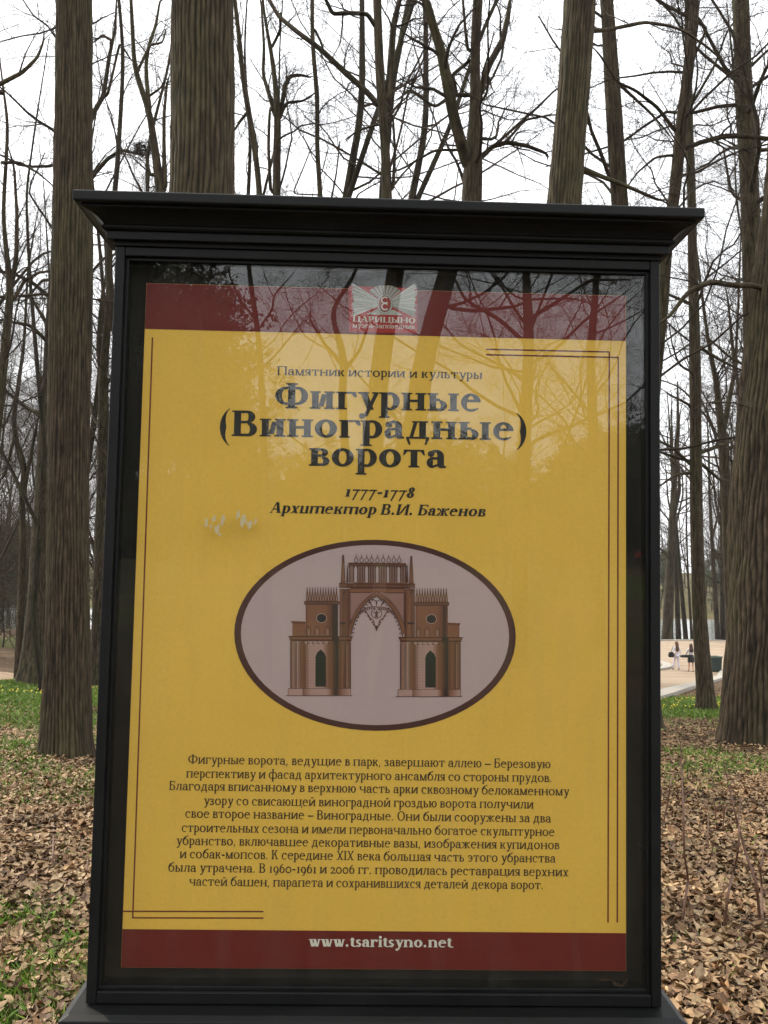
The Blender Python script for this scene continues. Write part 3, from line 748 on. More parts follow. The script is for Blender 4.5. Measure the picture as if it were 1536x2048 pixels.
# gate engraving, drawn on the zoomed grid (scale 2.648 from photo point 460,1070)
def q(x, y): return (460 + x / 2.648, 1070 + y / 2.648)
gd = Print(.0010)
BR, BR2, PK, DK, LN, BK = (.21, .080, .040), (.14, .048, .024), (.42, .24, .20), (.030, .014, .010), (.045, .016, .014), (.010, .009, .008)
def gq(pts, col, lay=0): gd.px([q(*p) for p in pts], col, .0010 + lay * .00018)
def gr(x0, y0, x1, y1, col, lay=0, sk=.022): gq([(x0, y0), (x1, y0), (x1, y1), (x0, y1)], col, lay)
def gl(pts, w, col, lay=4):
    for (x0, y0), (x1, y1) in zip(pts[:-1], pts[1:]):
        dx, dy = x1 - x0, y1 - y0; L = math.hypot(dx, dy) or 1
        nx_, ny_ = -dy / L * w / 2, dx / L * w / 2
        gq([(x0 + nx_, y0 + ny_), (x1 + nx_, y1 + ny_), (x1 - nx_, y1 - ny_), (x0 - nx_, y0 - ny_)], col, lay)
def grad(x0, y0, x1, y1, stops, lay=1, n=24):
    for i in range(n):
        a, b = i / n, (i + 1) / n; u = (i + .5) / n
        c = tuple(float(np.interp(u, [s_[0] for s_ in stops], [s_[1][k_] for s_ in stops])) for k_ in range(3))
        gr(x0 + (x1 - x0) * a, y0, x0 + (x1 - x0) * b + .3, y1, c, lay)
for (dx, dy, dx2) in ((0, 0, 0), (581, 5, 0)):
    o_ = lambda *a: [v + (dx if i % 2 == 0 else dy) for i, v in enumerate(a)]
    # lower block
    gr(*o_(308, 812, 640, 849), PK, 0)
    grad(*o_(322, 560, 640, 812), [(0, BR), (.12, PK), (.17, BR), (.24, BR2), (.32, PK), (.52, PK), (.62, BR), (.70, BR2), (.74, DK), (.78, DK), (.82, BR2), (.88, BR), (1, BR)])
    grad(*o_(385, 812, 640, 849), [(0, BR), (.2, PK), (.5, PK), (.6, BR), (.66, DK), (.72, DK), (.78, BR), (1, PK)])
    # wing and round tower
    wx = 0 if dx == 0 else 1
    if wx == 0: gr(330, 470, 400, 536, BR, 0); gq([(322, 455), (400, 458), (400, 471), (332, 471)], BR2, 1)
    else: gr(1148, 478, 1215, 541, BR, 0); gq([(1148, 463), (1222, 467), (1214, 479), (1148, 479)], BR2, 1)
    grad(*o_(401, 362, 572, 536), [(0, BR2), (.1, BR), (.6, BR), (.76, BR2), (.86, DK), (1, DK)] if wx == 0 else [(0, BR2), (.1, BR), (.6, BR), (.8, BR2), (.9, DK), (1, BR2)])
    gr(*o_(393, 352, 580, 366), BR2, 2); gl([o_(393, 352), o_(580, 352)], 3, LN); gl([o_(395, 367), o_(578, 367)], 4, LN)
    gr(*o_(402, 318, 572, 352), BR, 0)
    for i in range(12):
        x = 402 + dx + i * 14.1; yy = dy + 352
        gq([(x, yy - 28), (x + 13.5, yy - 28), (x + 7, yy - 76)], BR, 0)
        gl([(x + .5, yy - 2), (x + 7, yy - 76), (x + 13.5, yy - 2)], 2.2, LN if i > 8 else (.10, .04, .03), 3)
        gl([(x + 3, yy - 36), (x + 7, yy - 4), (x + 11, yy - 36)], 2.0, PK, 3)
    cx_, cy_ = o_(485, 440)
    gq([(cx_ + 28 * math.cos(a), cy_ + 25 * math.sin(a)) for a in np.linspace(0, 6.28, 25)[:-1]], (.5, .38, .32), 2)
    gq([(cx_ + 26 * math.cos(a), cy_ + 23 * math.sin(a)) for a in np.linspace(0, 6.28, 25)[:-1]], LN, 3)
    gq([(cx_ + 21 * math.cos(a), cy_ + 19 * math.sin(a)) for a in np.linspace(0, 6.28, 25)[:-1]], BK, 4)
    for xa in (412, 458, 512):
        gl([o_(xa - 10, 532), o_(xa - 10, 500), o_(xa, 482), o_(xa + 14, 490), o_(xa + 14, 530)], 2.5, LN, 3)
        gr(*o_(xa + 0, 500, xa + 11, 531), (.27, .14, .10), 2)
    # cornice of lower block
    gq([o_(310, 536), o_(652, 536), o_(640, 562), o_(322, 562)], BR2, 3)
    gl([o_(310, 536), o_(652, 538)], 4, LN, 5); gl([o_(318, 556), o_(644, 558)], 4, LN, 5)
    gr(*o_(330, 543, 640, 550), BR, 4)
    gr(*o_(540, 536, 576, 562), DK, 5)
    for i in range(5): gr(*o_(396 + i * 27, 563, 410 + i * 27, 574), PK, 4); gl([o_(410 + i * 27, 563), o_(410 + i * 27, 575), o_(422 + i * 27, 575)], 3, LN, 4)
    # windows and pilaster lines
    gq([o_(453, 802), o_(453, 645), o_(460, 625), o_(480, 605), o_(500, 625), o_(508, 645), o_(508, 802)], BK, 4)
    for x in (322, 345, 352, 372, 605, 612, 625, 637): gl([o_(x, 565), o_(x, 810)], 2.6 if x not in (322, 637) else 4.5, LN, 4)
    for x in (330, 360, 618): gr(*o_(x, 575, x + 9, 805), (.27, .14, .10), 3)
    for y in range(590, 812, 15): gl([o_(388, y), o_(452, y)], .9, BR, 3); gl([o_(510, y), o_(560, y)], .9, BR2, 3)
    gl([o_(296, 850), o_(648, 850)], 3, LN, 4); gl([o_(308, 812), o_(640, 812)], 2, LN, 4); gl([o_(308, 812), o_(308, 850)], 2, LN, 4); gl([o_(640, 812), o_(640, 850)], 2, LN, 4); gl([o_(386, 812), o_(386, 850)], 2, LN, 4)
# centre: pylons, frieze, arch
def curve(p0, p1, p2, n=14): return [((1 - t) ** 2 * p0[0] + 2 * t * (1 - t) * p1[0] + t * t * p2[0], (1 - t) ** 2 * p0[1] + 2 * t * (1 - t) * p1[1] + t * t * p2[1]) for t in np.linspace(0, 1, n)]
grad(580, 285, 634, 536, [(0, BR), (.5, BR2), (.7, DK if 0 else BR2), (1, BR)], 2); grad(924, 285, 978, 541, [(0, BR2), (.4, BR), (1, BR2)], 2)
gr(634, 280, 924, 304, BR, 1); gr(578, 258, 980, 276, BR2, 2); gl([(576, 257), (980, 260)], 4, LN); gl([(580, 277), (980, 280)], 5, LN)
for i in range(48): gr(640 + i * 5.9, 279, 643 + i * 5.9, 284, LN, 4)
outL = curve((628, 500), (660, 360), (778, 298)); inL = curve((640, 536), (664, 380), (778, 318))
outR = [(1556 - x + 2, y + 3) for x, y in outL]; inR = [(1553 - x, y + 3) for x, y in inL]
for cvo, cvi, xe in ((outL, inL, 634), (outR, inR, 924)):
    for (a, b, c, d) in zip(cvo[:-1], cvo[1:], cvi[:-1], cvi[1:]):
        gq([a, b, d, c], BR, 3)
    for a, b in zip(cvo[:-1], cvo[1:]): gq([a, b, (b[0], 303), (a[0], 303)], (.30, .150, .125), 0)
    gl(cvo, 3, LN, 5); gl(cvi, 3.5, LN, 5); gl([(x, y + 7) for x, y in cvo], 1.5, (.27, .14, .10), 5)
gl([(636, 304), (636, 470)], 3, LN, 4); gl([(922, 306), (922, 470)], 3, LN, 4); gl([(636, 304), (745, 304)], 3, LN, 4); gl([(812, 306), (922, 306)], 3, LN, 4)
for x in (582, 598, 628, 930, 962, 976): gl([(x, 290), (x, 534)], 2.5, LN, 4)
for x in (590, 946): gl([(x, 292), (x + 22, 294), (x + 22, 304), (x + 8, 306), (x + 16, 318)], 4, LN, 5)
gr(582, 462, 612, 472, DK, 5); gr(940, 462, 978, 472, DK, 5)
# gallery
gq([(628, 146), (932, 149), (932, 164), (628, 161)], BR2, 2); gl([(626, 150), (934, 153)], 3, LN); gl([(632, 162), (930, 165)], 3, LN); gl([(655, 254), (940, 256)], 7, BR, 2)
for a, b in ((634, 655), (676, 714), (733, 770), (789, 828), (845, 884), (903, 930)):
    k_ = max(2, int((b - a) / 11) + 1)
    gr(a, 164, b, 252, (.25, .13, .10), 1)
    for i in range(k_): x = a + (b - a) * i / (k_ - 1); gl([(x, 164), (x, 252)], 4.2, LN, 4)
    gl([(a - 6, 164), (a, 176)], 3, LN, 4); gl([(b + 6, 164), (b, 176)], 3, LN, 4)
for x in (668, 697, 724, 750, 781, 811, 840, 868, 896):
    gl([(x, 104), (x, 116), (x - 10, 132), (x - 8, 142), (x, 146), (x + 8, 142), (x + 10, 132), (x, 116)], 3, LN, 4)
for x, y in ((599, 106), (960, 113)): gq([(x - 10, y + 136), (x + 10, y + 136), (x + 3, y), (x - 3, y)], BR, 2); gl([(x - 10, y + 136), (x - 3, y), (x + 3, y), (x + 10, y + 136)], 3, LN, 4); gq([(x - 18, y + 152), (x + 18, y + 152), (x + 10, y + 134), (x - 10, y + 134)], BR2, 3)
for x in (622, 938): gq([(x - 5, 252), (x + 5, 252), (x, 158)], BR2, 2); gl([(x - 5, 252), (x, 158), (x + 5, 252)], 2.5, LN, 4)
# lace tracery
TR = (.13, .050, .040)
arcA = curve((662, 440), (705, 372), (776, 380), 12); arcB = [(1553 - x, y + 2) for x, y in arcA]
for cv in (arcA, arcB):
    gl(cv, 5, TR, 4)
    for x, y in cv[1:-1]: gq([(x + 5 * math.cos(a), y + 9 + 5 * math.sin(a)) for a in np.linspace(0, 6.28, 7)[:-1]], TR, 5)
for cv in (inL[1:-2], inR[1:-2]):
    for x, y in cv: s_ = 1 if x < 776 else -1; gq([(x + s_ * 8 + 4.5 * math.cos(a), y + 5 + 4.5 * math.sin(a)) for a in np.linspace(0, 6.28, 7)[:-1]], LN, 4)
for s_ in (-1, 1):
    c0 = 776
    gl([(c0 + s_ * 62, 396), (c0 + s_ * 46, 420), (c0 + s_ * 34, 440), (c0 + s_ * 16, 452), (c0 + s_ * 10, 478), (c0, 505)], 5, TR, 4)
    gl([(c0 + s_ * 42, 340), (c0 + s_ * 24, 375)], 5, LN, 4); gl([(c0, 375), (c0 + s_ * 2, 350), (c0 + s_ * 24, 338)], 4, LN, 4)
    gl([(c0, 322), (c0 + s_ * 16, 336)], 3, LN, 4)
    gl([(c0 + s_ * 4, 392), (c0 + s_ * 24, 400), (c0 + s_ * 28, 420), (c0 + s_ * 18, 434), (c0, 442)], 3.5, LN, 4)
    gl([(c0 + s_ * 18, 408), (c0 + s_ * 4, 410), (c0 + s_ * 5, 436)], 4, LN, 4)
    for x, y in ((58, 408), (44, 428), (32, 446), (20, 462), (14, 474)): gq([(c0 + s_ * x + 5.5 * math.cos(a), y + 5.5 * math.sin(a)) for a in np.linspace(0, 6.28, 7)[:-1]], TR, 5)
gq([(768, 480), (784, 480), (776, 512)], LN, 5); gl([(776, 400), (776, 436)], 7, TR, 4)
gd.build('gate_picture', poster)

# emblem on the header
lg = Print(.0008)
def e(x, y): return (660 + x / 6.98, 540 + y / 6.98)
def eq(pts, col, lay=0): lg.px([e(*p) for p in pts], col, .0008 + lay * .00018)
RED = (.36, .020, .016)
eq([(265, 225), (1215, 255), (1215, 885), (265, 868)], RED, 0)
rnd = random.Random(4)
cx_, cy_ = 765, 470
for i in range(64):
    for side in (-1, 1):
        a = math.radians(-24 + 58 * i / 63) if side > 0 else math.radians(180 - (-22 + 54 * i / 63))
        L0, L1 = 110, (455 if side > 0 else 470) * rnd.uniform(.9, 1.0) / max(abs(math.cos(a)), .85)
        sh = rnd.choice([.78, .62, .45, .70, .30])
        w0, w1 = .010, .0085
        eq([(cx_ + L0 * math.cos(a - w0 * 2), cy_ - L0 * math.sin(a - w0 * 2)), (cx_ + L1 * math.cos(a - w1), cy_ - L1 * math.sin(a - w1)), (cx_ + L1 * math.cos(a + w1), cy_ - L1 * math.sin(a + w1)), (cx_ + L0 * math.cos(a + w0 * 2), cy_ - L0 * math.sin(a + w0 * 2))], (sh * .72, sh * .69, sh * .62), 1)
for i in range(16):
    a = math.radians(40 + 100 * i / 15); L1 = 250 + 40 * abs(math.cos(a)); sh = (.42, .24)[i % 2]
    eq([(cx_ + 100 * math.cos(a - .06), cy_ - 110 * math.sin(a - .06)), (cx_ + L1 * math.cos(a - .055), cy_ - L1 * math.sin(a - .055)), (cx_ + L1 * math.cos(a + .055), cy_ - L1 * math.sin(a + .055)), (cx_ + 100 * math.cos(a + .06), cy_ - 110 * math.sin(a + .06))], (sh, sh * .9, sh * .8), 1)
eq([(500, 622), (1025, 634), (900, 560), (640, 556)], (.42, .40, .35), 2)
def eo(rx, ry, col, lay): eq([(cx_ + rx * math.cos(a), cy_ + 5 + ry * math.sin(a)) for a in np.linspace(0, 6.2832, 33)[:-1]], col, lay)
eo(110, 140, (.10, .09, .09), 3); eo(106, 136, (.42, .40, .36), 4); eo(86, 114, (.05, .04, .04), 5); eo(80, 108, (.34, .06, .05), 6)
for yc, hh in ((425, 42), (515, 44)):
    pts = [(cx_ + 2 + 46 * math.cos(a), yc + hh * math.sin(a)) for a in np.linspace(.75, 5.5, 14)]
    for (x0, y0), (x1, y1) in zip(pts[:-1], pts[1:]):
        dx, dy = x1 - x0, y1 - y0; L = math.hypot(dx, dy); nx_, ny_ = -dy / L * 9, dx / L * 9
        eq([(x0 + nx_, y0 + ny_), (x1 + nx_, y1 + ny_), (x1 - nx_, y1 - ny_), (x0 - nx_, y0 - ny_)], (.72, .70, .64), 7)
text(lg, 'ЦАРИЦЫНО', *e(315, 722), *e(1192, 748), 8.0, (.58, .52, .45), True, lift=.0012)
text(lg, 'музей-заповедник', *e(315, 806), *e(1190, 828), 7.2, (.58, .52, .45), False, lift=.0012)
lg.build('emblem', poster)

# screws and torn sticker residue
for x, y in ((1290, 815), (1290, 1695)):
    u, z = on_board(x, y, .0)
    MB().cyl((u, .015, z), .0042, .006, 1, 14).build('screw', M_STEEL, board)
rs = MB(); rnd = random.Random(8)
for (x, y, w_, h_) in ((412, 1046, 9, 22), (428, 1036, 10, 20), (434, 1058, 12, 26), (446, 1040, 8, 30), (476, 1030, 7, 22), (486, 1044, 13, 28), (500, 1050, 16, 20), (511, 1044, 7, 14), (422, 1052, 6, 12), (440, 1070, 8, 8)):
    pts = []
    for k_ in range(9):
        a = 2 * math.pi * k_ / 9; r_ = rnd.uniform(.22, .62)
        pts.append(on_board(x + w_ * r_ * math.cos(a) - h_ * .25 * math.sin(a) * .4, y + h_ * r_ * math.sin(a), -.0222))
    b0 = len(rs.v); rs.v += [(p[0], -.0214, p[1]) for p in pts]; rs.f.append(tuple(range(b0, b0 + 9)))
rs.build('sticker_residue', M_RESIDUE, board)

# ------------------------------------------------------------------ trees
def norm(v): return v / np.maximum(np.linalg.norm(v, axis=-1, keepdims=True), 1e-9)

def resample(pts, rad, K):
    pts = np.asarray(pts, float); rad = np.asarray(rad, float)
    seg = np.linalg.norm(np.diff(pts, axis=0), axis=1); c = np.concatenate([[0], np.cumsum(seg)])
    M = max(4 * K, 60)
    t = np.linspace(0, c[-1], M)
    Q = np.stack([np.interp(t, c, pts[:, k]) for k in range(3)] + [np.interp(t, c, rad)], 1)
    w = max(1, int(M * .45 / (len(pts) + .5)) // 2)
    for _ in range(2):                       # box smoothing that keeps both ends in place
        pad = np.vstack([2 * Q[0] - Q[w:0:-1], Q, 2 * Q[-1] - Q[-2:-w - 2:-1]])
        cs = np.cumsum(np.vstack([np.zeros((1, 4)), pad]), 0)
        Q = (cs[2 * w + 1:] - cs[:-2 * w - 1]) / (2 * w + 1)
    ti = np.linspace(0, M - 1, K)
    o = np.stack([np.interp(ti, np.arange(M), Q[:, k]) for k in range(4)], 1)
    return o[:, :3], np.maximum(o[:, 3], min(rad) * .5)

def tubes(P, R, S):
    """P (N,K,3), R (N,K) -> verts, quads"""
    N, K, _ = P.shape
    T = norm(np.gradient(P, axis=1))
    ref = np.zeros((N, 1, 3)); main = norm(P[:, -1] - P[:, 0])
    ref[:, 0] = np.where(np.abs(main[:, 2:3]) > .8, np.array([[1., 0, 0]]), np.array([[0, 0, 1.]]))
    A = norm(np.cross(T, np.broadcast_to(ref, T.shape))); B = np.cross(T, A)
    th = np.arange(S) * 2 * math.pi / S
    V = P[:, :, None] + (A[:, :, None] * np.cos(th)[None, None, :, None] + B[:, :, None] * np.sin(th)[None, None, :, None]) * R[:, :, None, None]
    base = (np.arange(N)[:, None, None] * K + np.arange(K - 1)[None, :, None]) * S
    j = np.arange(S)[None, None]; j2 = (j + 1) % S
    Fq = np.stack([base + j, base + j2, base + j2 + S, base + j + S], -1).reshape(-1, 4)
    return V.reshape(-1, 3), Fq

def merge(parts):
    Vs, Fs, o = [], [], 0
    for V, Fq in parts:
        Vs.append(V); Fs.append(Fq + o); o += len(V)
    return np.concatenate(Vs), np.concatenate(Fs)

def grow(rng, P, R, n, t0, t1, L, a0, a1, rr, K, wig, up, rmin=.0018, taper=.3):
    N, Kp, _ = P.shape
    idx = np.repeat(np.arange(N), n)
    t = rng.uniform(t0, t1, N * n); tt = t * (Kp - 1)
    i = np.minimum(tt.astype(int), Kp - 2); fr = (tt - i)[:, None]
    base = P[idx, i] * (1 - fr) + P[idx, i + 1] * fr
    tan = norm(P[idx, i + 1] - P[idx, i])
    r0 = (R[idx, i] * (1 - fr[:, 0]) + R[idx, i + 1] * fr[:, 0]) * rr * rng.uniform(.6, 1.1, N * n)
    v = rng.normal(size=(N * n, 3)); v -= tan * (v * tan).sum(1, keepdims=True); v = norm(v)
    a = rng.uniform(a0, a1, N * n)[:, None]
    d = tan * np.cos(a) + v * np.sin(a)
    ln = L * rng.uniform(.5, 1.25, N * n) * (1.15 - .5 * t)
    st = (ln / (K - 1))[:, None]
    out = np.zeros((N * n, K, 3)); out[:, 0] = base
    for k in range(1, K):
        d = d + rng.normal(size=d.shape) * wig; d[:, 2] += up; d = norm(d)
        out[:, k] = out[:, k - 1] + d * st
    R2 = np.maximum(r0[:, None] * np.linspace(1, taper, K)[None], rmin)
    return out, R2

def bark_tube(path, rad, A, seed, ridges, amp, flare=0.0, ground_z=None, step=.05):
    L = np.linalg.norm(np.diff(np.asarray(path), axis=0), axis=1).sum()
    K = int(min(420, max(24, L / step)))
    P, R = resample(path, rad, K)
    th = np.arange(A) * 2 * math.pi / A
    zz = np.linspace(0, L, K)
    TH, ZZ = np.meshgrid(th, zz)
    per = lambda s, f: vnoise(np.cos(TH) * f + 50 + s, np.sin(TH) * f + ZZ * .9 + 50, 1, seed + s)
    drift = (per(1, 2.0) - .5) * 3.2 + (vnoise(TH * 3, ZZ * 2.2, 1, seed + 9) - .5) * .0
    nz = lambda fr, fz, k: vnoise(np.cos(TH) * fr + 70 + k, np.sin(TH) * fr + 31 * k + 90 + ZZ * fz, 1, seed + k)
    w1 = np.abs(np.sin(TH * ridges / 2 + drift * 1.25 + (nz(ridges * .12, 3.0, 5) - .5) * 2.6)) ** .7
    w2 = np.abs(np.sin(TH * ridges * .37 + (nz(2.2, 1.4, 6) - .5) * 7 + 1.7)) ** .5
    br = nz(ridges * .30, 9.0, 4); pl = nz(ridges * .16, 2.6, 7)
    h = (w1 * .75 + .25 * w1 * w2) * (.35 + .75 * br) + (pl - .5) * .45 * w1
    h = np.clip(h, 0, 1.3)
    ripple = (per(2, 1.3) - .5) * .12
    rr = R[:, None] * (1 + ripple) + amp * (h - .5)
    if flare:
        gz = path[0][2] if ground_z is None else ground_z
        hz = np.maximum(P[:, 2:3] - gz, 0)
        lob = .55 + .45 * np.sin(TH * 5 + seed) + .25 * np.sin(TH * 3 + 1.3 * seed)
        rr = rr + R[:, None] * flare * np.exp(-hz / (R[0] * 1.1)) * (.5 + lob * .7)
    T = norm(np.gradient(P, axis=0)); ref = np.array([0, 1., 0])
    Ax = norm(np.cross(ref[None], T)); B = np.cross(T, Ax)
    V = P[:, None] + (Ax[:, None] * np.cos(TH)[..., None] + B[:, None] * np.sin(TH)[..., None]) * rr[..., None]
    i = (np.arange(K - 1)[:, None] * A); j = np.arange(A)[None]; j2 = (j + 1) % A
    Fq = np.stack([i + j, i + j2, i + j2 + A, i + j + A], -1).reshape(-1, 4)
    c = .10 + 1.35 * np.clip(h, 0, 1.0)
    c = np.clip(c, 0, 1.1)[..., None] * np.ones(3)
    return V.reshape(-1, 3), Fq, c.reshape(-1, 3), P, R

def to_local(V, root): return V - np.asarray(root)[None]

def crown_mesh(rng, parents, spec):
    """parents: list of (P,R) single lines. spec: [(n,t0,t1,L,a0,a1,rr,K,wig,up,S)] for successive levels"""
    parts = []
    K0 = 16
    PP = np.stack([resample(p, r, K0)[0] for p, r in parents]); RR = np.stack([resample(p, r, K0)[1] for p, r in parents])
    for (n, t0, t1, L, a0, a1, rr, K, wig, up, S) in spec:
        P2, R2 = grow(rng, PP, RR, n, t0, t1, L, a0, a1, rr, K, wig, up)
        parts.append(tubes(P2, R2, S))
        PP, RR = P2, R2
    return merge(parts)

def near_tree(label, Y, trunk, limbs=(), seed=1, grounded=True, A=64, ridges=30, amp=.012, flare=.45, extend=9.0, n1=10, dens=1.0, t_from=.35, material=None, group=None, L1=2.6, step=.06, pos=None, extra_depth=0.0):
    """trunk: [(x,y,width px)...] from the ground up at distance Y, limbs likewise with optional end depth"""
    rng = np.random.default_rng(seed)
    fn = pos or (lambda x, y, d: at(x, y, d))
    P = [fn(x, y, Y) for x, y, w in trunk]; R = [w / 2 / F_PX * Y for x, y, w in trunk]
    P = [np.array(p) for p in P]
    if grounded:
        gz = float(zg(P[0][0], P[0][1]))
        if P[0][2] > gz + .05:          # run the trunk on down to the ground, hidden by what stands before it
            d = (P[0] - P[1]); d = d / max(-d[2], 1e-6)
            d[:2] = np.clip(d[:2], -.06, .06)
            q0 = P[0] + d * (P[0][2] - gz + .15); P.insert(0, q0); R.insert(0, R[0] * 1.12)
        else:
            P[0] = P[0].copy(); P[0][2] = gz - .12
    gz = float(zg(P[0][0], P[0][1]))
    if extend:
        d = norm(P[-1] - P[-2]); d = norm(d + np.array([0, 0, .6]))
        P += [P[-1] + d * extend * .5 + rng.normal(size=3) * .15, P[-1] + d * extend]; R += [R[-1] * .75, R[-1] * .22]
    V, Fq, c, TP, TR = bark_tube(P, R, A, seed * 7, ridges, amp, flare if grounded else 0, gz, step)
    root = np.array([P[0][0], P[0][1], gz])
    t = empty('tree', root, label, 'tree', group)
    mt = material or M_BARK
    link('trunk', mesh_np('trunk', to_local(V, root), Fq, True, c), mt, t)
    par = [(TP[int(len(TP) * t_from):], TR[int(len(TR) * t_from):])]
    for lb in limbs:
        dd = lb[0]; pts = lb[1:]
        lp = [np.array(fn(x, y, Y + dd * i / max(1, len(pts) - 1))) for i, (x, y, w) in enumerate(pts)]
        lr = [w / 2 / F_PX * Y for x, y, w in pts]; e_end = lp[-1] + (lp[-1] - lp[-2]) * .5 + rng.normal(size=3) * .08; lp.append(e_end); lr.append(.0025)
        allp = np.concatenate([p_ for p_, r_ in par] + [TP]); dn = np.linalg.norm(allp - lp[0], axis=1) + np.maximum(allp[:, 2] - lp[0][2], 0) * .8; jn = int(np.argmin(dn))
        if dn[jn] < 1.6: lp.insert(0, allp[jn]); lr.insert(0, lr[0] * 1.1)
        V, Fq, c, LP, LR = bark_tube(lp, lr, 12, seed + 3, 8, amp * .3, 0, None, .14)
        link('limb', mesh_np('limb', to_local(V, root), Fq, True, c), mt, t)
        par.append((LP, LR))
    n1 = int(n1)
    a = crown_mesh(rng, par[:1], [(n1, 0.0, .8, L1, .7, 1.35, .30, 9, .20, .05, 5), (5, .2, 1, L1 * .48, .4, 1.1, .5, 6, .22, .03, 4), (int(5 * dens), .15, 1, L1 * .25, .4, 1.1, .55, 4, .24, .02, 3), (int(4 * dens), .1, 1, L1 * .10, .4, 1.2, .6, 3, .2, .02, 3)])
    ps = [a]
    if len(par) > 1:
        ps.append(crown_mesh(rng, par[1:], [(5, .1, 1, L1 * .45, .4, 1.2, .45, 7, .22, .04, 4), (int(6 * dens), .15, 1, L1 * .22, .4, 1.1, .55, 4, .24, .02, 3), (int(4 * dens), .1, 1, L1 * .10, .4, 1.2, .6, 3, .2, .02, 3)]))
    V, Fq = merge(ps)
    link('crown', mesh_np('crown', to_local(V, root), Fq, False), M_TWIG, t)
    return t

near_tree('tall ridged brown trunk nearest the left side of the board', 9.05,
          [(132, 1522, 92), (133, 1400, 88), (135, 1200, 83), (137, 900, 79), (145, 500, 81), (146, 400, 77), (148, 0, 71)], seed=1, A=200, ridges=40, amp=.018, step=.06, extend=5, n1=3, t_from=.75, flare=.22)
near_tree('darker mossy trunk half hidden behind the ridged trunk left of the board', 25,
          [(74, 1372, 62), (84, 1200, 52), (92, 1000, 46), (104, 800, 40), (112, 600, 36), (140, 350, 28), (150, 150, 20)],
          [[1.0, (120, 560, 9), (85, 560, 6), (50, 600, 4)], [-1.0, (112, 700, 9), (60, 650, 7), (0, 640, 5)], [1, (100, 830, 12), (60, 820, 9), (0, 775, 6)], [.5, (100, 660, 8), (60, 590, 6), (0, 595, 4)],
           [.5, (165, 290, 12), (187, 225, 10), (207, 193, 9), (218, 115, 8), (230, 60, 6), (233, 0, 4)], [.5, (222, 80, 6), (205, 70, 5), (187, 85, 3)],
           [0, (155, 400, 10), (185, 352, 9), (215, 318, 8), (243, 300, 7), (275, 308, 4)], [0, (215, 190, 6), (240, 85, 5), (262, 120, 3)]], seed=2, A=64, ridges=30, amp=.02, n1=18, L1=5, dens=1.5)
near_tree('slim dark trunk squeezed between left trunk and board', 27,
          [(200, 1370, 40), (203, 1200, 34), (207, 1000, 28), (208, 870, 25), (206, 760, 17)],
          [[1, (206, 800, 12), (196, 690, 9), (203, 600, 7), (215, 540, 5), (222, 505, 4)], [1, (208, 860, 12), (190, 840, 8), (180, 800, 5)], [1, (210, 720, 8), (222, 640, 6), (212, 560, 4)]], seed=3, A=40, ridges=22, amp=.015, n1=8, L1=4, extend=5, t_from=.5)
near_tree('thick ridged grey-brown trunk rising behind the left half of the cornice', 6.6,
          [(392, 600, 140), (403, 380, 132), (404, 200, 128), (404, 110, 129), (405, 0, 130)], seed=4, A=230, ridges=40, amp=.018, step=.055, extend=5, n1=3, t_from=.8, flare=.3)
near_tree('straight ridged trunk leaning right above the right half of the cornice', 8.2,
          [(1100, 700, 72), (1129, 400, 68), (1140, 260, 64), (1150, 130, 65), (1160, 0, 65)],
          [[.5, (1188, 62, 9), (1215, 60, 7), (1290, 44, 7), (1340, 52, 6), (1372, 64, 5), (1420, 98, 4)], [.5, (1160, 335, 12), (1200, 352, 9), (1260, 375, 8), (1320, 402, 6)]], seed=5, A=150, ridges=30, amp=.015, step=.06, extend=5, n1=3, t_from=.8)
near_tree('massive ridged trunk at the right edge, flared at its foot', 11.6,
          [(1532, 1482, 165), (1531, 1400, 155), (1535, 1200, 152), (1542, 1000, 150), (1556, 800, 142), (1572, 600, 134), (1592, 400, 128), (1608, 200, 120), (1620, 0, 116)],
          [[-.6, (1600, 590, 16), (1560, 590, 13), (1510, 571, 12), (1470, 571, 11), (1420, 563, 11), (1375, 585, 9), (1335, 638, 6)],
           [.5, (1545, 745, 8), (1510, 742, 6), (1460, 715, 5), (1420, 680, 4)], [0, (1520, 830, 5), (1470, 805, 4), (1410, 805, 3)]], seed=6, A=270, ridges=50, amp=.034, step=.07, extend=5, n1=4, t_from=.7, flare=.13)
near_tree('slim knotted trunk standing between the board and the massive right trunk', 19,
          [(1412, 1402, 34), (1403, 1300, 31), (1397, 1200, 26), (1392, 1000, 24), (1391, 800, 23), (1388, 620, 21), (1384, 500, 18), (1383, 400, 18), (1378, 225, 15), (1376, 60, 12)],
          [[.5, (1400, 905, 9), (1430, 895, 8), (1470, 880, 5)], [.5, (1400, 925, 8), (1440, 960, 6), (1462, 962, 3)], [-.5, (1382, 930, 7), (1345, 895, 7), (1318, 882, 4)], [-.5, (1380, 945, 7), (1350, 950, 5), (1316, 975, 4)],
           [0, (1392, 690, 8), (1440, 720, 6), (1480, 740, 4), (1530, 745, 3)], [0, (1385, 610, 8), (1340, 590, 6), (1320, 585, 4)], [0, (1398, 890, 8), (1380, 810, 6), (1340, 790, 4)]], seed=7, A=80, ridges=22, step=.09, amp=.010, n1=20, dens=1.4, L1=3.4, t_from=.2, flare=.25)
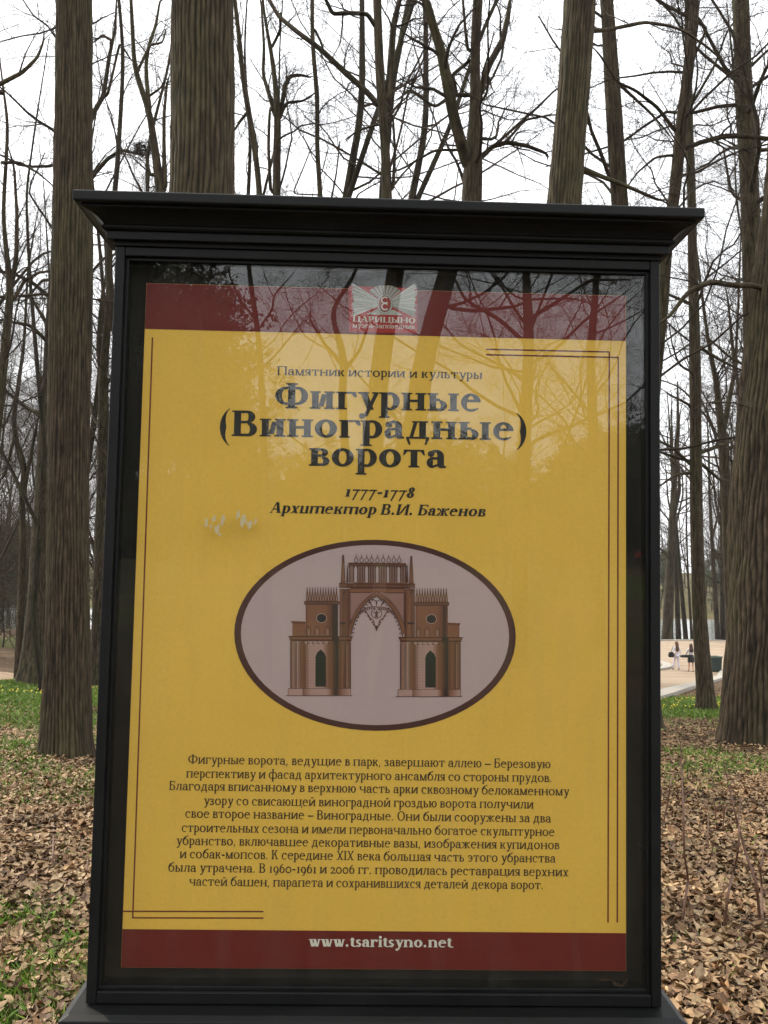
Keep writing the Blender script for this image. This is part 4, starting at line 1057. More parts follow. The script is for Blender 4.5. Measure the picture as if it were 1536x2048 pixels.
near_tree('mossy trunk close behind the right end of the cornice, bending right as it climbs', 12.5,
          [(1310, 760, 22), (1325, 620, 24), (1330, 500, 25), (1350, 390, 22), (1362, 250, 24), (1376, 150, 22), (1387, 40, 18), (1390, 0, 17)],
          [[.5, (1362, 300, 9), (1400, 285, 10), (1450, 272, 11), (1490, 272, 11), (1536, 278, 10)], [-.5, (1350, 262, 8), (1315, 215, 7), (1270, 180, 6), (1235, 165, 5), (1200, 110, 4)],
           [.5, (1365, 240, 7), (1395, 190, 6), (1430, 130, 5), (1455, 60, 4)], [0, (1345, 310, 6), (1310, 315, 5), (1275, 345, 4), (1250, 380, 3)], [.3, (1375, 170, 6), (1390, 110, 5), (1415, 55, 6), (1340, 15, 7), (1312, 0, 8)]], seed=8, A=48, ridges=22, amp=.008, n1=24, L1=3.2, t_from=.2, dens=1.5)
near_tree('grey trunk standing between the two leaning trunks above the right of the cornice', 14,
          [(1241, 420, 34), (1239, 400, 33), (1231, 275, 36), (1224, 150, 31), (1213, 0, 26)],
          [[0, (1235, 165, 8), (1262, 190, 6), (1300, 225, 5), (1335, 265, 3)]], seed=9, A=48, ridges=22, amp=.009, dens=1.4, n1=18, L1=3.0, t_from=.4)
near_tree('smooth grey trunk near the right edge, passing behind the massive right trunk', 16,
          [(1508, 640, 42), (1500, 400, 37), (1496, 300, 37), (1486, 180, 34), (1482, 0, 34)],
          [[0, (1490, 300, 9), (1530, 300, 8)], [0, (1484, 150, 8), (1515, 120, 6), (1536, 100, 5)]], seed=10, A=48, ridges=24, amp=.008, dens=1.5, n1=22, L1=3.2, t_from=.35)
near_tree('forked tree above the middle right of the cornice, its trunk splitting into a V', 15,
          [(942, 420, 42), (945, 350, 40), (948, 300, 36), (950, 240, 22), (951, 170, 21), (950, 90, 19), (956, 0, 20)],
          [[-.8, (938, 330, 30), (922, 285, 24), (907, 230, 23), (898, 180, 23), (882, 100, 20), (866, 50, 18), (852, 0, 18)], [.8, (958, 190, 14), (978, 130, 14), (1006, 80, 14), (1016, 30, 10), (1020, 0, 8)],
           [.5, (962, 315, 12), (985, 293, 10), (1015, 285, 9), (1055, 292, 8), (1095, 308, 6)], [.3, (990, 290, 7), (1035, 250, 6), (1075, 215, 5), (1110, 180, 4)], [.3, (1010, 286, 6), (1050, 240, 5), (1100, 230, 4)],
           [0, (935, 100, 7), (930, 50, 6), (926, 0, 5)], [-.3, (905, 190, 8), (870, 215, 6), (820, 180, 4), (800, 195, 3)], [0, (925, 300, 6), (870, 300, 5), (800, 340, 4), (770, 345, 3)], [.2, (905, 150, 8), (935, 125, 7), (955, 110, 5)]], seed=11, A=48, ridges=24, amp=.008, n1=16, dens=1.3, L1=2.8, t_from=.45, extend=7)
near_tree('dark trunk above the middle of the cornice with a long limb rising to the left', 14,
          [(774, 430, 24), (775, 395, 22), (770, 280, 18), (763, 200, 20), (758, 120, 18), (754, 0, 17)],
          [[.6, (760, 215, 12), (735, 185, 12), (690, 145, 12), (640, 97, 11), (592, 62, 10), (558, 34, 9), (535, -5, 8)], [-.4, (752, 55, 10), (735, 28, 9), (700, 26, 8), (665, 28, 8), (652, 0, 7)],
           [.4, (776, 200, 14), (782, 120, 15), (787, 50, 13), (800, -5, 10)], [0, (786, 380, 8), (790, 300, 6), (786, 230, 4)], [-.3, (750, 250, 5), (715, 262, 4), (690, 280, 3)]], seed=12, A=44, ridges=20, amp=.007, n1=10, L1=2.4, t_from=.4, extend=7)
near_tree('very slender wavy trunk rising from the middle left of the cornice', 15,
          [(641, 430, 11), (642, 385, 10), (632, 290, 9), (637, 210, 9), (626, 110, 9), (623, 0, 8)],
          [[0, (630, 60, 6), (640, 80, 5), (645, 95, 4)], [.3, (585, 388, 3), (605, 340, 3), (625, 290, 2)]], seed=13, A=24, ridges=12, amp=.004, n1=9, L1=1.6, t_from=.3, extend=5)
near_tree('twin-stemmed tree right of the thick trunk, its stem topped by a crown of small forks', 15,
          [(553, 430, 17), (553, 390, 16), (554, 300, 16), (555, 250, 14), (556, 225, 14), (549, 150, 10), (541, 95, 8), (530, 40, 6), (524, -5, 5)],
          [[.4, (552, 235, 11), (540, 195, 9), (526, 150, 7), (528, 90, 6), (522, 0, 4)], [.4, (560, 235, 10), (570, 170, 9), (580, 152, 8), (603, 150, 6), (620, 155, 4)], [-.3, (545, 92, 6), (560, 62, 6), (562, 25, 4)],
           [0, (541, 385, 7), (537, 300, 6), (538, 250, 6), (540, 215, 5)], [0, (562, 225, 7), (575, 205, 6), (605, 202, 5), (625, 190, 4)]], seed=14, A=30, ridges=14, amp=.005, n1=8, L1=1.7, t_from=.4, extend=4)
near_tree('dark curving stem just right of the thick trunk, bowing left as it rises', 13,
          [(520, 430, 13), (520, 385, 12), (510, 300, 12), (495, 210, 12), (483, 140, 10), (477, 60, 9), (470, 0, 8)],
          [[0, (495, 225, 7), (482, 240, 6), (468, 262, 4)], [0, (486, 150, 6), (482, 90, 6), (474, 40, 5)]], seed=15, A=28, ridges=14, amp=.005, n1=7, L1=1.5, t_from=.3, extend=4)
near_tree('dark twisting tree with raised limbs just left of the thick trunk', 14,
          [(322, 420, 20), (320, 375, 20), (308, 285, 14), (298, 215, 12), (282, 175, 11), (269, 150, 10), (266, 75, 8), (262, 0, 7)],
          [[.3, (300, 225, 9), (293, 160, 9), (292, 125, 8), (298, 88, 7), (312, 50, 6), (320, 0, 4)], [0, (330, 380, 12), (328, 300, 8), (328, 230, 7), (334, 165, 5)], [0, (272, 150, 6), (290, 110, 6), (300, 90, 5), (325, 85, 4), (332, 60, 3)], [0, (300, 350, 7), (296, 330, 5), (290, 310, 3)],
           [0, (302, 190, 5), (322, 175, 4), (330, 160, 3)]], seed=16, A=30, ridges=14, amp=.006, n1=8, L1=1.7, t_from=.3, extend=4)
near_tree('leaning grey tree at the far left edge, forking into a narrow V', 18,
          [(-22, 1000, 22), (2, 770, 18), (10, 705, 17), (16, 637, 16), (22, 575, 15), (14, 517, 10), (6, 430, 8)],
          [[0, (23, 575, 10), (33, 510, 9), (34, 430, 7), (28, 330, 5)], [.4, (27, 600, 8), (50, 560, 6), (78, 545, 5), (100, 542, 4)], [0, (-30, 180, 10), (0, 168, 9), (45, 145, 8), (75, 115, 6), (88, 80, 4)], [0, (0, 325, 7), (40, 325, 6), (75, 345, 4), (105, 370, 3)]], seed=17, A=30, ridges=14, amp=.006, n1=18, dens=1.4, L1=2.8, t_from=.3, extend=4)
near_tree('thin crooked pale stem left of the trunks, seen against the sky', 30,
          [(40, 1250, 15), (46, 1090, 13), (44, 980, 12), (51, 934, 11), (34, 890, 10), (26, 850, 9), (38, 760, 8), (48, 690, 6)],
          [[0, (46, 1000, 8), (58, 930, 7), (68, 880, 5), (76, 840, 4)], [0, (30, 870, 7), (10, 950, 5), (0, 960, 4)]], seed=18, A=24, ridges=12, amp=.006, n1=14, L1=3.2, t_from=.3, extend=5)
near_tree('mid-distance trunk with a mossy fork beside the massive right trunk', 26,
          [(1466, 1290, 24), (1459, 1150, 22), (1452, 1000, 20), (1447, 880, 20), (1441, 842, 15), (1432, 757, 10), (1420, 705, 8), (1412, 650, 6)],
          [[.5, (1447, 860, 12), (1458, 800, 10), (1470, 740, 8), (1462, 660, 6), (1455, 590, 4)], [0, (1452, 900, 8), (1475, 890, 6), (1490, 860, 4)]], seed=19, A=40, ridges=20, amp=.012, n1=26, L1=4.2, t_from=.3, dens=1.6, extend=6)
for k, (x0, w0, x1, ym, lab) in enumerate(((1334, 18, 1345, 1040, 'stout waterside trunk nearest the edge of the board, on the plaza rim'), (1357, 9, 1350, 1060, 'slender upright trunk second from the board along the pond edge'), (1372, 8, 1352, 1050, 'slim trunk leaning sharply left on the pond edge'),
                                            (1384, 5, 1376, 1150, 'thin sapling trunk on the pond edge, close to the knotted trunk'), (1436, 9, 1424, 1080, 'leaning trunk by the water just right of the knotted trunk'), (1446, 11, 1444, 1060, 'straight trunk by the water right of the leaning one'), (1457, 8, 1462, 1080, 'waterside trunk almost touching the massive right trunk'))):
    near_tree(lab, 85 + (k % 3) * .7, [(x0, 1283, w0 * 1.2), ((x0 + x1) / 2, (1283 + ym) / 2, w0), (x1, ym, w0 * .8), (x1 + (x1 - x0) * .4, ym - 90, w0 * .6)], [[1, (x1, ym, w0 * .6), (x1 + 14 - 28 * (k % 2), ym - 60, w0 * .4), (x1 + 12 - 30 * (k % 2), ym - 120, w0 * .25)]], seed=30 + k, A=20, ridges=10, amp=.03, n1=12, L1=6.5, t_from=.25, dens=.7, extend=9, flare=.25, material=M_BARK2, step=.4)

# background prototypes, standing at the origin
def proto_tree(seed, h, r, fork, low, L1, dens=1.0, leafy=0, twig=None, lsz=1.0):
    rng = np.random.default_rng(seed)
    K = 9; z = np.linspace(0, h, K); bend = np.cumsum(rng.normal(size=(K, 2)) * h * .011, axis=0)
    P = np.column_stack([bend[:, 0] - bend[0, 0], bend[:, 1] - bend[0, 1], z - .2]); R = r * .72 * np.linspace(1.05, .12, K)
    V, Fq, c, TP, TR = bark_tube(P, R, 14, seed, 9, r * .06, .35, 0, .35)
    parts = [(V, Fq)]; par = [(TP[int(len(TP) * low):], TR[int(len(TR) * low):])]; col = [c]
    for f_ in range(fork):
        i = int(len(TP) * rng.uniform(.25, .55)); a = rng.uniform(0, 6.28); d = np.array([math.cos(a) * .32, math.sin(a) * .32, 1.0]); pts = [TP[i]]
        for k_ in range(5): d = d + rng.normal(size=3) * .12; d[2] = abs(d[2]); pts.append(pts[-1] + norm(d) * h * .11)
        V2, F2, c2, LP, LR = bark_tube(pts, TR[i] * np.linspace(.75, .15, 6), 10, seed + f_, 7, 0, 0, None, .5)
        parts.append((V2, F2)); par.append((LP, LR)); col.append(c2)
    V, Fq = merge(parts); tm = mesh_np('trunk', V, Fq, True, np.concatenate(col)); tm.materials.append(M_BARK2)
    cr = crown_mesh(rng, par, [(int(26 / (1 + fork * .5)), 0, 1, L1, .5, 1.3, .42, 8, .2, .06, 4), (7, .15, 1, L1 * .45, .4, 1.1, .5, 6, .22, .04, 3), (int(7 * dens), .1, 1, L1 * .22, .4, 1.1, .55, 4, .24, .03, 3), (int(3.5 * dens), .1, 1, L1 * .1, .4, 1.2, .6, 3, .2, .03, 3)])
    cm = mesh_np('crown', cr[0], cr[1], False); cm.materials.append(twig or M_TWIG2)
    lm = None
    if leafy:
        pts = cr[0][rng.integers(0, len(cr[0]), leafy)]; n = len(pts)
        a = norm(rng.normal(size=(n, 3))); b = norm(np.cross(a, rng.normal(size=(n, 3)))); s_ = rng.uniform(.05, .12, (n, 1)) * (h / 12) * lsz
        V = np.stack([pts - a * s_, pts + b * s_ * .5, pts + a * s_, pts - b * s_ * .5], 1).reshape(-1, 3)
        Fq = np.arange(n * 4).reshape(-1, 4)
        col_ = np.repeat(np.array([.055, .062, .022])[None] * rng.uniform(.5, 1.6, (n, 1)), 4, 0)
        lm = mesh_np('leaves', V, Fq, False, col_); lm.materials.append(M_GRASS)
    return tm, cm, lm

PROT = [proto_tree(101, 23, .22, 0, .22, 3.6), proto_tree(102, 20, .17, 2, .2, 3.2), proto_tree(103, 25, .26, 1, .3, 4.0), proto_tree(104, 17, .12, 1, .12, 2.6), proto_tree(105, 21, .15, 3, .2, 3.0)]
SHRUB = proto_tree(131, 5, .04, 4, .01, 2.0, .5, 7000, None, 4.5)
TWIGGY = proto_tree(121, 12, .12, 4, .03, 3.6, .9, 2500)
BUSH = [proto_tree(111, 13, .14, 4, .03, 3.8, .6, 22000), proto_tree(112, 11, .12, 3, .02, 3.4, .6, 20000)]

def place(proto, x, y, s, rz, label, group, cat='tree', name='tree', tilt=(0, 0)):
    o = empty(name, (x, y, float(zg(x, y))), label, cat, group, rz)
    o.rotation_euler = (tilt[0], tilt[1], rz); o.scale = (s, s, s)
    for nm, me in zip(('trunk', 'crown', 'leaves'), proto):
        if me is not None:
            c = bpy.data.objects.new(nm, me); COL.objects.link(c); c.parent = o
    return o

rnd = random.Random(77)
cnt = 0
def blocked(px_, y):
    # keep the view over the plaza, the pond, and the board's own foot clear
    if 1318 < px_ < 1462 and y < 146: return True
    if -20 < px_ < 70 and y < 40: return True
    if 180 < px_ < 225 and y < 45: return True
    return False
spots = []
tries = 0
while len(spots) < 135 and tries < 5000:
    tries += 1
    y = 18 + 82 * rnd.random() ** .8 if rnd.random() < .72 else rnd.uniform(145, 215)
    px_ = rnd.uniform(-160, 1700)
    x = (px_ - CX) / F_PX * y
    if blocked(px_, y) or 84 < y < 145: continue
    if px_ > 1318 and y < 84 and x < 21.7 + (y - 57) * 2 and x > 6: continue
    if any((x - a) ** 2 + (y - b) ** 2 < (1.8 + y * .02) ** 2 for a, b in spots): continue
    spots.append((x, y))
# two extra ranks where the wood is thickest: left of the board and beyond the pond
for i in range(18):
    y = rnd.uniform(45, 120); px_ = rnd.uniform(-60, 230); spots.append(((px_ - CX) / F_PX * y, y))
for i in range(26):
    y = rnd.uniform(146, 230); px_ = rnd.uniform(1300, 1540); spots.append(((px_ - CX) / F_PX * y, y))
BANDS = ((-400, 30, 'at the left edge of the picture'), (30, 95, 'just left of the tall ridged left trunk'), (95, 235, 'between the left trunks and the board'), (235, 335, 'over the left end of the cornice'), (335, 500, 'over the cornice about the thick ridged trunk'),
         (500, 640, 'over the cornice right of the thick ridged trunk'), (640, 780, 'over the cornice under the long left-rising limb'), (780, 940, 'over the cornice left of the forked tree'), (940, 1110, 'over the cornice right of the forked tree'), (1110, 1260, 'over the cornice beside the right-leaning trunk'),
         (1260, 1400, 'between the right cornice end and the knotted trunk'), (1400, 1480, 'between the knotted and the massive right trunk'), (1480, 2200, 'about the massive trunk at the right edge'))
DEPTH = ((0, 30, 'near bare tree'), (30, 48, 'mid-distance bare tree'), (48, 70, 'farther bare tree'), (70, 120, 'faint distant bare tree'), (120, 400, 'bare far-bank tree'))
for i, (x, y) in enumerate(spots):
    if y < 84 and x > -3 and plaza_mask(np.array([x]), np.array([y]))[0]: continue
    px_ = CX + x / y * F_PX
    if 245 < px_ < 1300 and y > 66: continue
    lab = next(d[2] for d in DEPTH if d[0] <= y < d[1]) + ' ' + next(b[2] for b in BANDS if b[0] <= px_ < b[1])
    place(PROT[rnd.randrange(5)], x, y, rnd.uniform(.75, 1.15), rnd.uniform(0, 6.28), lab, 'trees: ' + lab, tilt=(rnd.uniform(-.05, .05), rnd.uniform(-.05, .05)))
for i in range(26):
    if i < 9: px_, y = rnd.uniform(-60, 235), rnd.uniform(32, 60)
    elif i < 20: px_, y = 260 + (i - 9) * 96 + rnd.uniform(-30, 30), rnd.uniform(26, 42)
    else: px_, y = rnd.uniform(1500, 1640), rnd.uniform(30, 60)
    lab = next(d[2] for d in DEPTH if d[0] <= y < d[1]).replace('bare', 'dense-twigged') + ' ' + next(b[2] for b in BANDS if b[0] <= px_ < b[1])
    place(TWIGGY[:2], (px_ - CX) / F_PX * y, y, rnd.uniform(.9, 1.3) * (.7 + y / 90), rnd.uniform(0, 6.28), lab, 'trees: ' + lab)
for i in range(34):
    y = rnd.uniform(62, 84) if i % 2 else rnd.uniform(84, 110); px_ = rnd.uniform(-90, 110)
    place(TWIGGY, (px_ - CX) / F_PX * y, y, rnd.uniform(.4, .8), rnd.uniform(0, 6.28), 'low twiggy tree at the back of the wood on the left', 'twiggy trees at the back of the left wood')
for i in range(18):
    y = rnd.uniform(150, 200); px_ = rnd.uniform(1290, 1540)
    place(BUSH[i % 2], (px_ - CX) / F_PX * y, y, rnd.uniform(.5, .8), rnd.uniform(0, 6.28), 'low hazy budding tree on the far bank of the pond', 'budding trees on the far bank')
for i in range(16):
    y = rnd.uniform(60, 130); px_ = rnd.uniform(-40, 215)
    place(BUSH[i % 2], (px_ - CX) / F_PX * y, y, rnd.uniform(.5, .9), rnd.uniform(0, 6.28), 'low budding tree deep in the wood on the left', 'budding trees in the wood on the left')

# trees behind the camera, seen in the glass
near_tree('broad dark leaning trunk reflected in the glass above the emblem, left of its twin', 9, [(742, 950, 48), (750, 850, 46), (765, 700, 44), (782, 600, 40), (797, 510, 38), (815, 400, 34)], seed=51, A=40, ridges=20, amp=.01, n1=9, L1=3.0, t_from=.4, pos=lambda x, y, d: mirrored(x, y, d), extend=6, dens=1.0)
near_tree('broad dark leaning trunk reflected in the glass right of the emblem', 9.5, [(815, 950, 52), (830, 850, 50), (850, 700, 48), (880, 600, 45), (903, 520, 42), (930, 400, 38)], seed=52, A=40, ridges=20, amp=.01, n1=10, L1=3.2, t_from=.4, pos=lambda x, y, d: mirrored(x, y, d), extend=6, dens=1.0)
near_tree('slim branching tree reflected in the upper left of the glass', 11, [(530, 1000, 17), (526, 830, 15), (520, 700, 13), (510, 620, 11), (500, 560, 10), (496, 515, 9), (492, 420, 8)],
          [[0, (512, 640, 6), (480, 600, 5), (462, 560, 4), (455, 530, 3)], [0, (516, 660, 5), (545, 620, 5), (548, 590, 4), (575, 560, 3)], [0, (522, 740, 5), (560, 700, 4), (600, 650, 3)], [0, (440, 545, 4), (410, 560, 6), (380, 540, 6), (350, 555, 5), (300, 570, 4), (250, 620, 3)]], seed=53, A=24, ridges=12, amp=.005, n1=14, L1=2.2, t_from=.15, pos=lambda x, y, d: mirrored(x, y, d), extend=3)
near_tree('forked tree reflected in the glass between the emblem and the slim tree', 14, [(690, 900, 20), (684, 780, 18), (690, 720, 16), (672, 660, 12), (660, 620, 10), (690, 580, 9), (702, 565, 9), (720, 520, 6)],
          [[0, (686, 730, 12), (650, 690, 8), (620, 640, 5)], [0, (690, 740, 9), (720, 700, 7), (740, 640, 5)]], seed=54, A=24, ridges=12, amp=.005, n1=14, L1=2.8, t_from=.2, pos=lambda x, y, d: mirrored(x, y, d), extend=4)
near_tree('wide-branched tree reflected in the right of the glass, its boughs fanning out', 13, [(1045, 1000, 30), (1050, 850, 28), (1058, 700, 24), (1055, 600, 20), (1052, 540, 16), (1050, 480, 12)],
          [[0, (1056, 690, 10), (1000, 640, 9), (930, 600, 7), (900, 540, 5)], [0, (1056, 640, 10), (1120, 600, 8), (1180, 560, 7), (1240, 560, 5)], [0, (1056, 730, 9), (1110, 700, 8), (1170, 640, 6), (1230, 600, 4)], [0, (1052, 760, 8), (980, 720, 7), (920, 690, 5), (880, 640, 4)]], seed=55, A=28, ridges=14, amp=.006, n1=24, L1=3.6, t_from=.15, pos=lambda x, y, d: mirrored(x, y, d), extend=4, dens=1.3)
near_tree('upright tree reflected near the right edge of the glass', 16, [(1190, 1000, 22), (1186, 850, 20), (1180, 700, 17), (1190, 600, 14), (1195, 500, 12)], seed=56, A=24, ridges=12, amp=.006, n1=26, L1=3.6, t_from=.15, pos=lambda x, y, d: mirrored(x, y, d), extend=4, dens=1.2)
def crown_top(pr_):
    z = np.empty(len(pr_[1].vertices) * 3, np.float32); pr_[1].vertices.foreach_get('co', z)
    return float(np.percentile(z[2::3], 96))
BTOP = [crown_top(b) for b in BUSH]
for i in range(84):
    px_ = 130 + 1270 * (i + .5) / 84 + rnd.uniform(-14, 14); d = rnd.uniform(78, 100)
    p = mirrored(px_, 1120, d)
    ytop = 905 + 28 * math.sin(px_ / 75.) - 25 * math.sin(px_ / 31.) - 330 * float(smooth(440, 320, px_)) - (40 if px_ > 1240 else 0) + rnd.uniform(-20, 45)
    hh = (1150 - ytop) / F_PX * d + 1.6 - float(zg(p[0], p[1]))
    place(BUSH[i % 2], p[0], p[1], hh / BTOP[i % 2], rnd.uniform(0, 6.28), 'dense dusky thicket tree behind the viewer, seen only in the glass', 'thicket trees behind the viewer')
for i in range(66):
    px_ = 120 + 1290 * (i + .5) / 66 + rnd.uniform(-10, 10); d = rnd.uniform(84, 96); p = mirrored(px_, 1120, d)
    place(SHRUB, p[0], p[1], rnd.uniform(.9, 1.35), rnd.uniform(0, 6.28), 'low shrub under the thicket behind the viewer, seen only in the glass', 'shrubs behind the viewer', 'shrub', 'shrub')
for i in range(9):
    px_ = (300, 380, 455, 700, 960, 1010, 1120, 1240, 1290)[i]; d = rnd.uniform(40, 66); p = mirrored(px_, 1120, d)
    place(PROT[(3, 1, 3, 4, 3, 1, 3, 4, 1)[i]], p[0], p[1], rnd.uniform(.5, .75), rnd.uniform(0, 6.28), 'bare tree across the lawn behind the viewer, seen only in the glass', 'bare trees behind the viewer')

# ------------------------------------------------------------------ leaf litter, grass, flowers
def leaf_litter(near):
    rng = np.random.default_rng(5)
    xs, ys, sz = [], [], []
    def add(n, y0, y1, r0, r1, s0, s1, p=1.0):
        y = (rng.uniform(y0 ** (p + 1), y1 ** (p + 1), n)) ** (1 / (p + 1)); r = rng.uniform(r0, r1, n) * rng.choice([-1, 1], n)
        xs.append(r * y); ys.append(y); sz.append(rng.uniform(s0, s1, n) * (1 + .0 * y))
    add(60000, 2.6, 9, .24, .52, .028, .052)
    add(52000, 9, 17, .24, .50, .030, .052)
    add(22000, 17, 34, .24, .48, .035, .060)
    add(9000, 2.2, 16, .0, .24, .030, .050)
    # in front of and beside the board, out of the picture
    n = 5000; xs.append(rng.choice([-1, 1], n) * rng.uniform(.9, 3, n)); ys.append(rng.uniform(-.5, 2.6, n)); sz.append(rng.uniform(.028, .05, n))
    x, y, s_ = np.concatenate(xs), np.concatenate(ys), np.concatenate(sz)
    g = grass_amount(x, y)
    bare = .9 * smooth(5.2, 3.4, y) * smooth(.1, -.6, x) * smooth(.3, .6, vnoise(x, y, .8, 21))
    belt = smooth(15.5, 18.5, y) * smooth(27, 24, y)
    keep = (rng.random(len(x)) > .45 * g + .45 * belt) & (rng.random(len(x)) > bare) & ~plaza_mask(x, y) & ~((np.abs(x) < .55) & (np.abs(y - 1.62) < .1))
    keep &= rng.random(len(x)) < .12 + 1.35 * vnoise(x, y, .45, 31) * (.55 + .9 * vnoise(x, y, 1.5, 32))
    keep &= (y < 8) == near
    x, y, s_ = x[keep], y[keep], s_[keep] * rng.uniform(.34, .78, keep.sum()); n = len(x)
    rows, wid = (np.array([-1, -.35, .35, 1.0]), np.array([.10, .80, .66, .06])) if near else (np.array([-.8, .8]), np.array([.55, .45]))
    NV = 3 * len(rows)
    u = np.repeat(rows, 3); v = np.concatenate([[-w, 0, w] for w in wid])
    curl = rng.normal(.2, .4, (n, 1)); fold = rng.normal(.25, .4, (n, 1)); twist = rng.normal(0, .5, (n, 1))
    asp = rng.uniform(.6, .95, (n, 1))
    jag = 1 + rng.normal(0, .13 if near else .25, (n, NV))
    L = np.stack([u[None] * jag * np.ones((n, 1)), v[None] * asp * jag, curl * u[None] ** 2 + fold * np.abs(v[None]) + twist * u[None] * v[None]], -1) * s_[:, None, None]
    # random rotation: yaw then tilt
    yaw = rng.uniform(0, 6.283, n); tl = np.abs(rng.normal(0, .28, n)); ta = rng.uniform(0, 6.283, n)
    cy_, sy_ = np.cos(yaw), np.sin(yaw)
    Lx = L[..., 0] * cy_[:, None] - L[..., 1] * sy_[:, None]; Ly = L[..., 0] * sy_[:, None] + L[..., 1] * cy_[:, None]; Lz = L[..., 2]
    ax, ay = np.cos(ta)[:, None], np.sin(ta)[:, None]; d = Lx * ax + Ly * ay; ct, st = np.cos(tl)[:, None], np.sin(tl)[:, None]
    px, py = Lx - d * ax, Ly - d * ay; dn = d * ct - Lz * st; Lz2 = d * st + Lz * ct
    Lx, Ly = px + dn * ax, py + dn * ay
    z0 = zg(x, y) + rng.uniform(.004, .030, n) + np.sin(tl) * s_ * .5
    V = np.stack([Lx + x[:, None], Ly + y[:, None], Lz2 + z0[:, None]], -1).reshape(-1, 3)
    q_ = []
    for r in range(len(rows) - 1):
        for c in range(2): q_.append([r * 3 + c, r * 3 + c + 1, r * 3 + c + 4, r * 3 + c + 3])
    Fq = (np.arange(n)[:, None, None] * NV + np.array(q_)[None]).reshape(-1, 4)
    pal = np.array([[.21, .135, .07], [.27, .185, .10], [.15, .088, .046], [.095, .055, .030], [.27, .195, .115], [.17, .092, .042], [.225, .16, .085]])
    c = pal[rng.choice(7, n, p=[.22, .18, .18, .12, .08, .08, .14])] * rng.uniform(.95, 1.5, (n, 1))
    c = c * (.72 + .75 * vnoise(x, y, .38, 33))[:, None]
    return V, Fq, np.repeat(c, NV, 0)
V, Fq = merge([leaf_litter(k_)[:2] for k_ in (True, False)]); c = np.concatenate([leaf_litter(k_)[2] for k_ in (True, False)])
tag(link('leaf_litter', mesh_np('leaf_litter', V, Fq, True, c), M_LEAF), 'dry tan and brown fallen leaves carpeting the ground round the board', 'leaf litter', kind='stuff')

rng = np.random.default_rng(44)
n = 1500; y = rng.uniform(2.6 ** 2, 16 ** 2, n) ** .5; x = y * rng.uniform(.22, .5, n) * rng.choice([-1, 1], n); a = rng.uniform(0, 6.283, n); L_ = rng.uniform(.04, .22, n)
tt_ = np.linspace(-.5, .5, 4)[None]; X_ = x[:, None] + np.cos(a)[:, None] * L_[:, None] * tt_ + rng.normal(0, .006, (n, 4)); Y_ = y[:, None] + np.sin(a)[:, None] * L_[:, None] * tt_ + rng.normal(0, .006, (n, 4))
V, Fq = tubes(np.stack([X_, Y_, zg(X_, Y_) + .03 + rng.uniform(0, .02, (n, 4))], -1), np.tile(rng.uniform(.0012, .0035, (n, 1)), (1, 4)), 3)
tag(link('fallen_twigs', mesh_np('fallen_twigs', V, Fq), M_TWIG), 'thin broken twigs strewn over the fallen leaves', 'twigs', kind='stuff')

def blades():
    rng = np.random.default_rng(9)
    xs, ys = [], []
    def add(n, y0, y1, r0, r1):
        y = rng.uniform(y0 ** 2, y1 ** 2, n) ** .5; r = rng.uniform(r0, r1, n) * rng.choice([-1, 1], n); xs.append(r * y); ys.append(y)
    add(95000, 14.5, 28, .25, .47); add(75000, 4.5, 15, .25, .5); add(40000, 2.2, 4.5, .2, .55); add(15000, 8, 24, 0, .25)
    x, y = np.concatenate(xs), np.concatenate(ys)
    g = grass_amount(x, y); keep = (rng.random(len(x)) < g ** 1.3 * .95 + .012) & ~plaza_mask(x, y)
    x, y = x[keep], y[keep]; n = len(x)
    h = rng.uniform(.025, .085, n) * (.75 + .4 * smooth(6, 15, y)); a = rng.uniform(0, 6.283, n); w = rng.uniform(.0012, .0030, n) * (1 + y / 4)
    lean = rng.normal(0, .55, (n, 2)) * h[:, None]; z = zg(x, y)
    dx, dy = np.cos(a) * w, np.sin(a) * w
    V = np.stack([np.stack([x - dx, y - dy, z], -1), np.stack([x + dx, y + dy, z], -1), np.stack([x + dx * .7 + lean[:, 0] * .45, y + dy * .7 + lean[:, 1] * .45, z + h * .62], -1), np.stack([x + lean[:, 0], y + lean[:, 1], z + h], -1)], 1).reshape(-1, 3)
    pal = np.array([[.115, .200, .020], [.085, .155, .018], [.17, .235, .030], [.24, .23, .08]])
    c = pal[rng.choice(4, n, p=[.4, .3, .22, .08])] * rng.uniform(.75, 1.2, (n, 1))
    return V, np.arange(n * 4).reshape(-1, 4), np.repeat(c, 4, 0)
V, Fq, c = blades()
tag(link('grass', mesh_np('grass', V, Fq, False, c), M_GRASS), 'fresh green spring grass in patches between the fallen leaves', 'grass', kind='stuff')
rng = np.random.default_rng(12)
n = 1300; y = rng.uniform(19, 26.5, n); x = y * rng.uniform(.24, .47, n) * rng.choice([-1, 1], n)
k_ = (grass_amount(x, y) > .3) & (rng.random(n) < 1.6 * smooth(.45, .7, vnoise(x, y, .7, 41))) & ~plaza_mask(x, y); x, y = x[k_], y[k_]; n = len(x); z = zg(x, y) + rng.uniform(.06, .12, n); s_ = rng.uniform(.008, .017, n)
th = np.arange(6) * math.pi / 3
V = np.stack([x[:, None] + np.cos(th)[None] * s_[:, None], y[:, None] + np.sin(th)[None] * s_[:, None] * .8, z[:, None] + np.sin(th)[None] * s_[:, None] * .7], -1)
tag(link('yellow_flowers', mesh_np('yellow_flowers', V.reshape(-1, 3), np.arange(n * 6).reshape(-1, 6), False, np.tile(np.array([[.75, .55, .02]]), (n * 6, 1))), M_GRASS), 'tiny yellow spring flowers dotted through the green grass belt', 'flowers', kind='stuff')

def ground_at(x, y):
    Ys = np.concatenate([np.linspace(1.5, 30, 800), np.linspace(30, 260, 2500)])
    r = ray(x, y); P = EYE[None] + r[None] * (Ys / r[1])[:, None]
    i = np.argmax(P[:, 2] < zg(P[:, 0], P[:, 1]))
    return P[i]

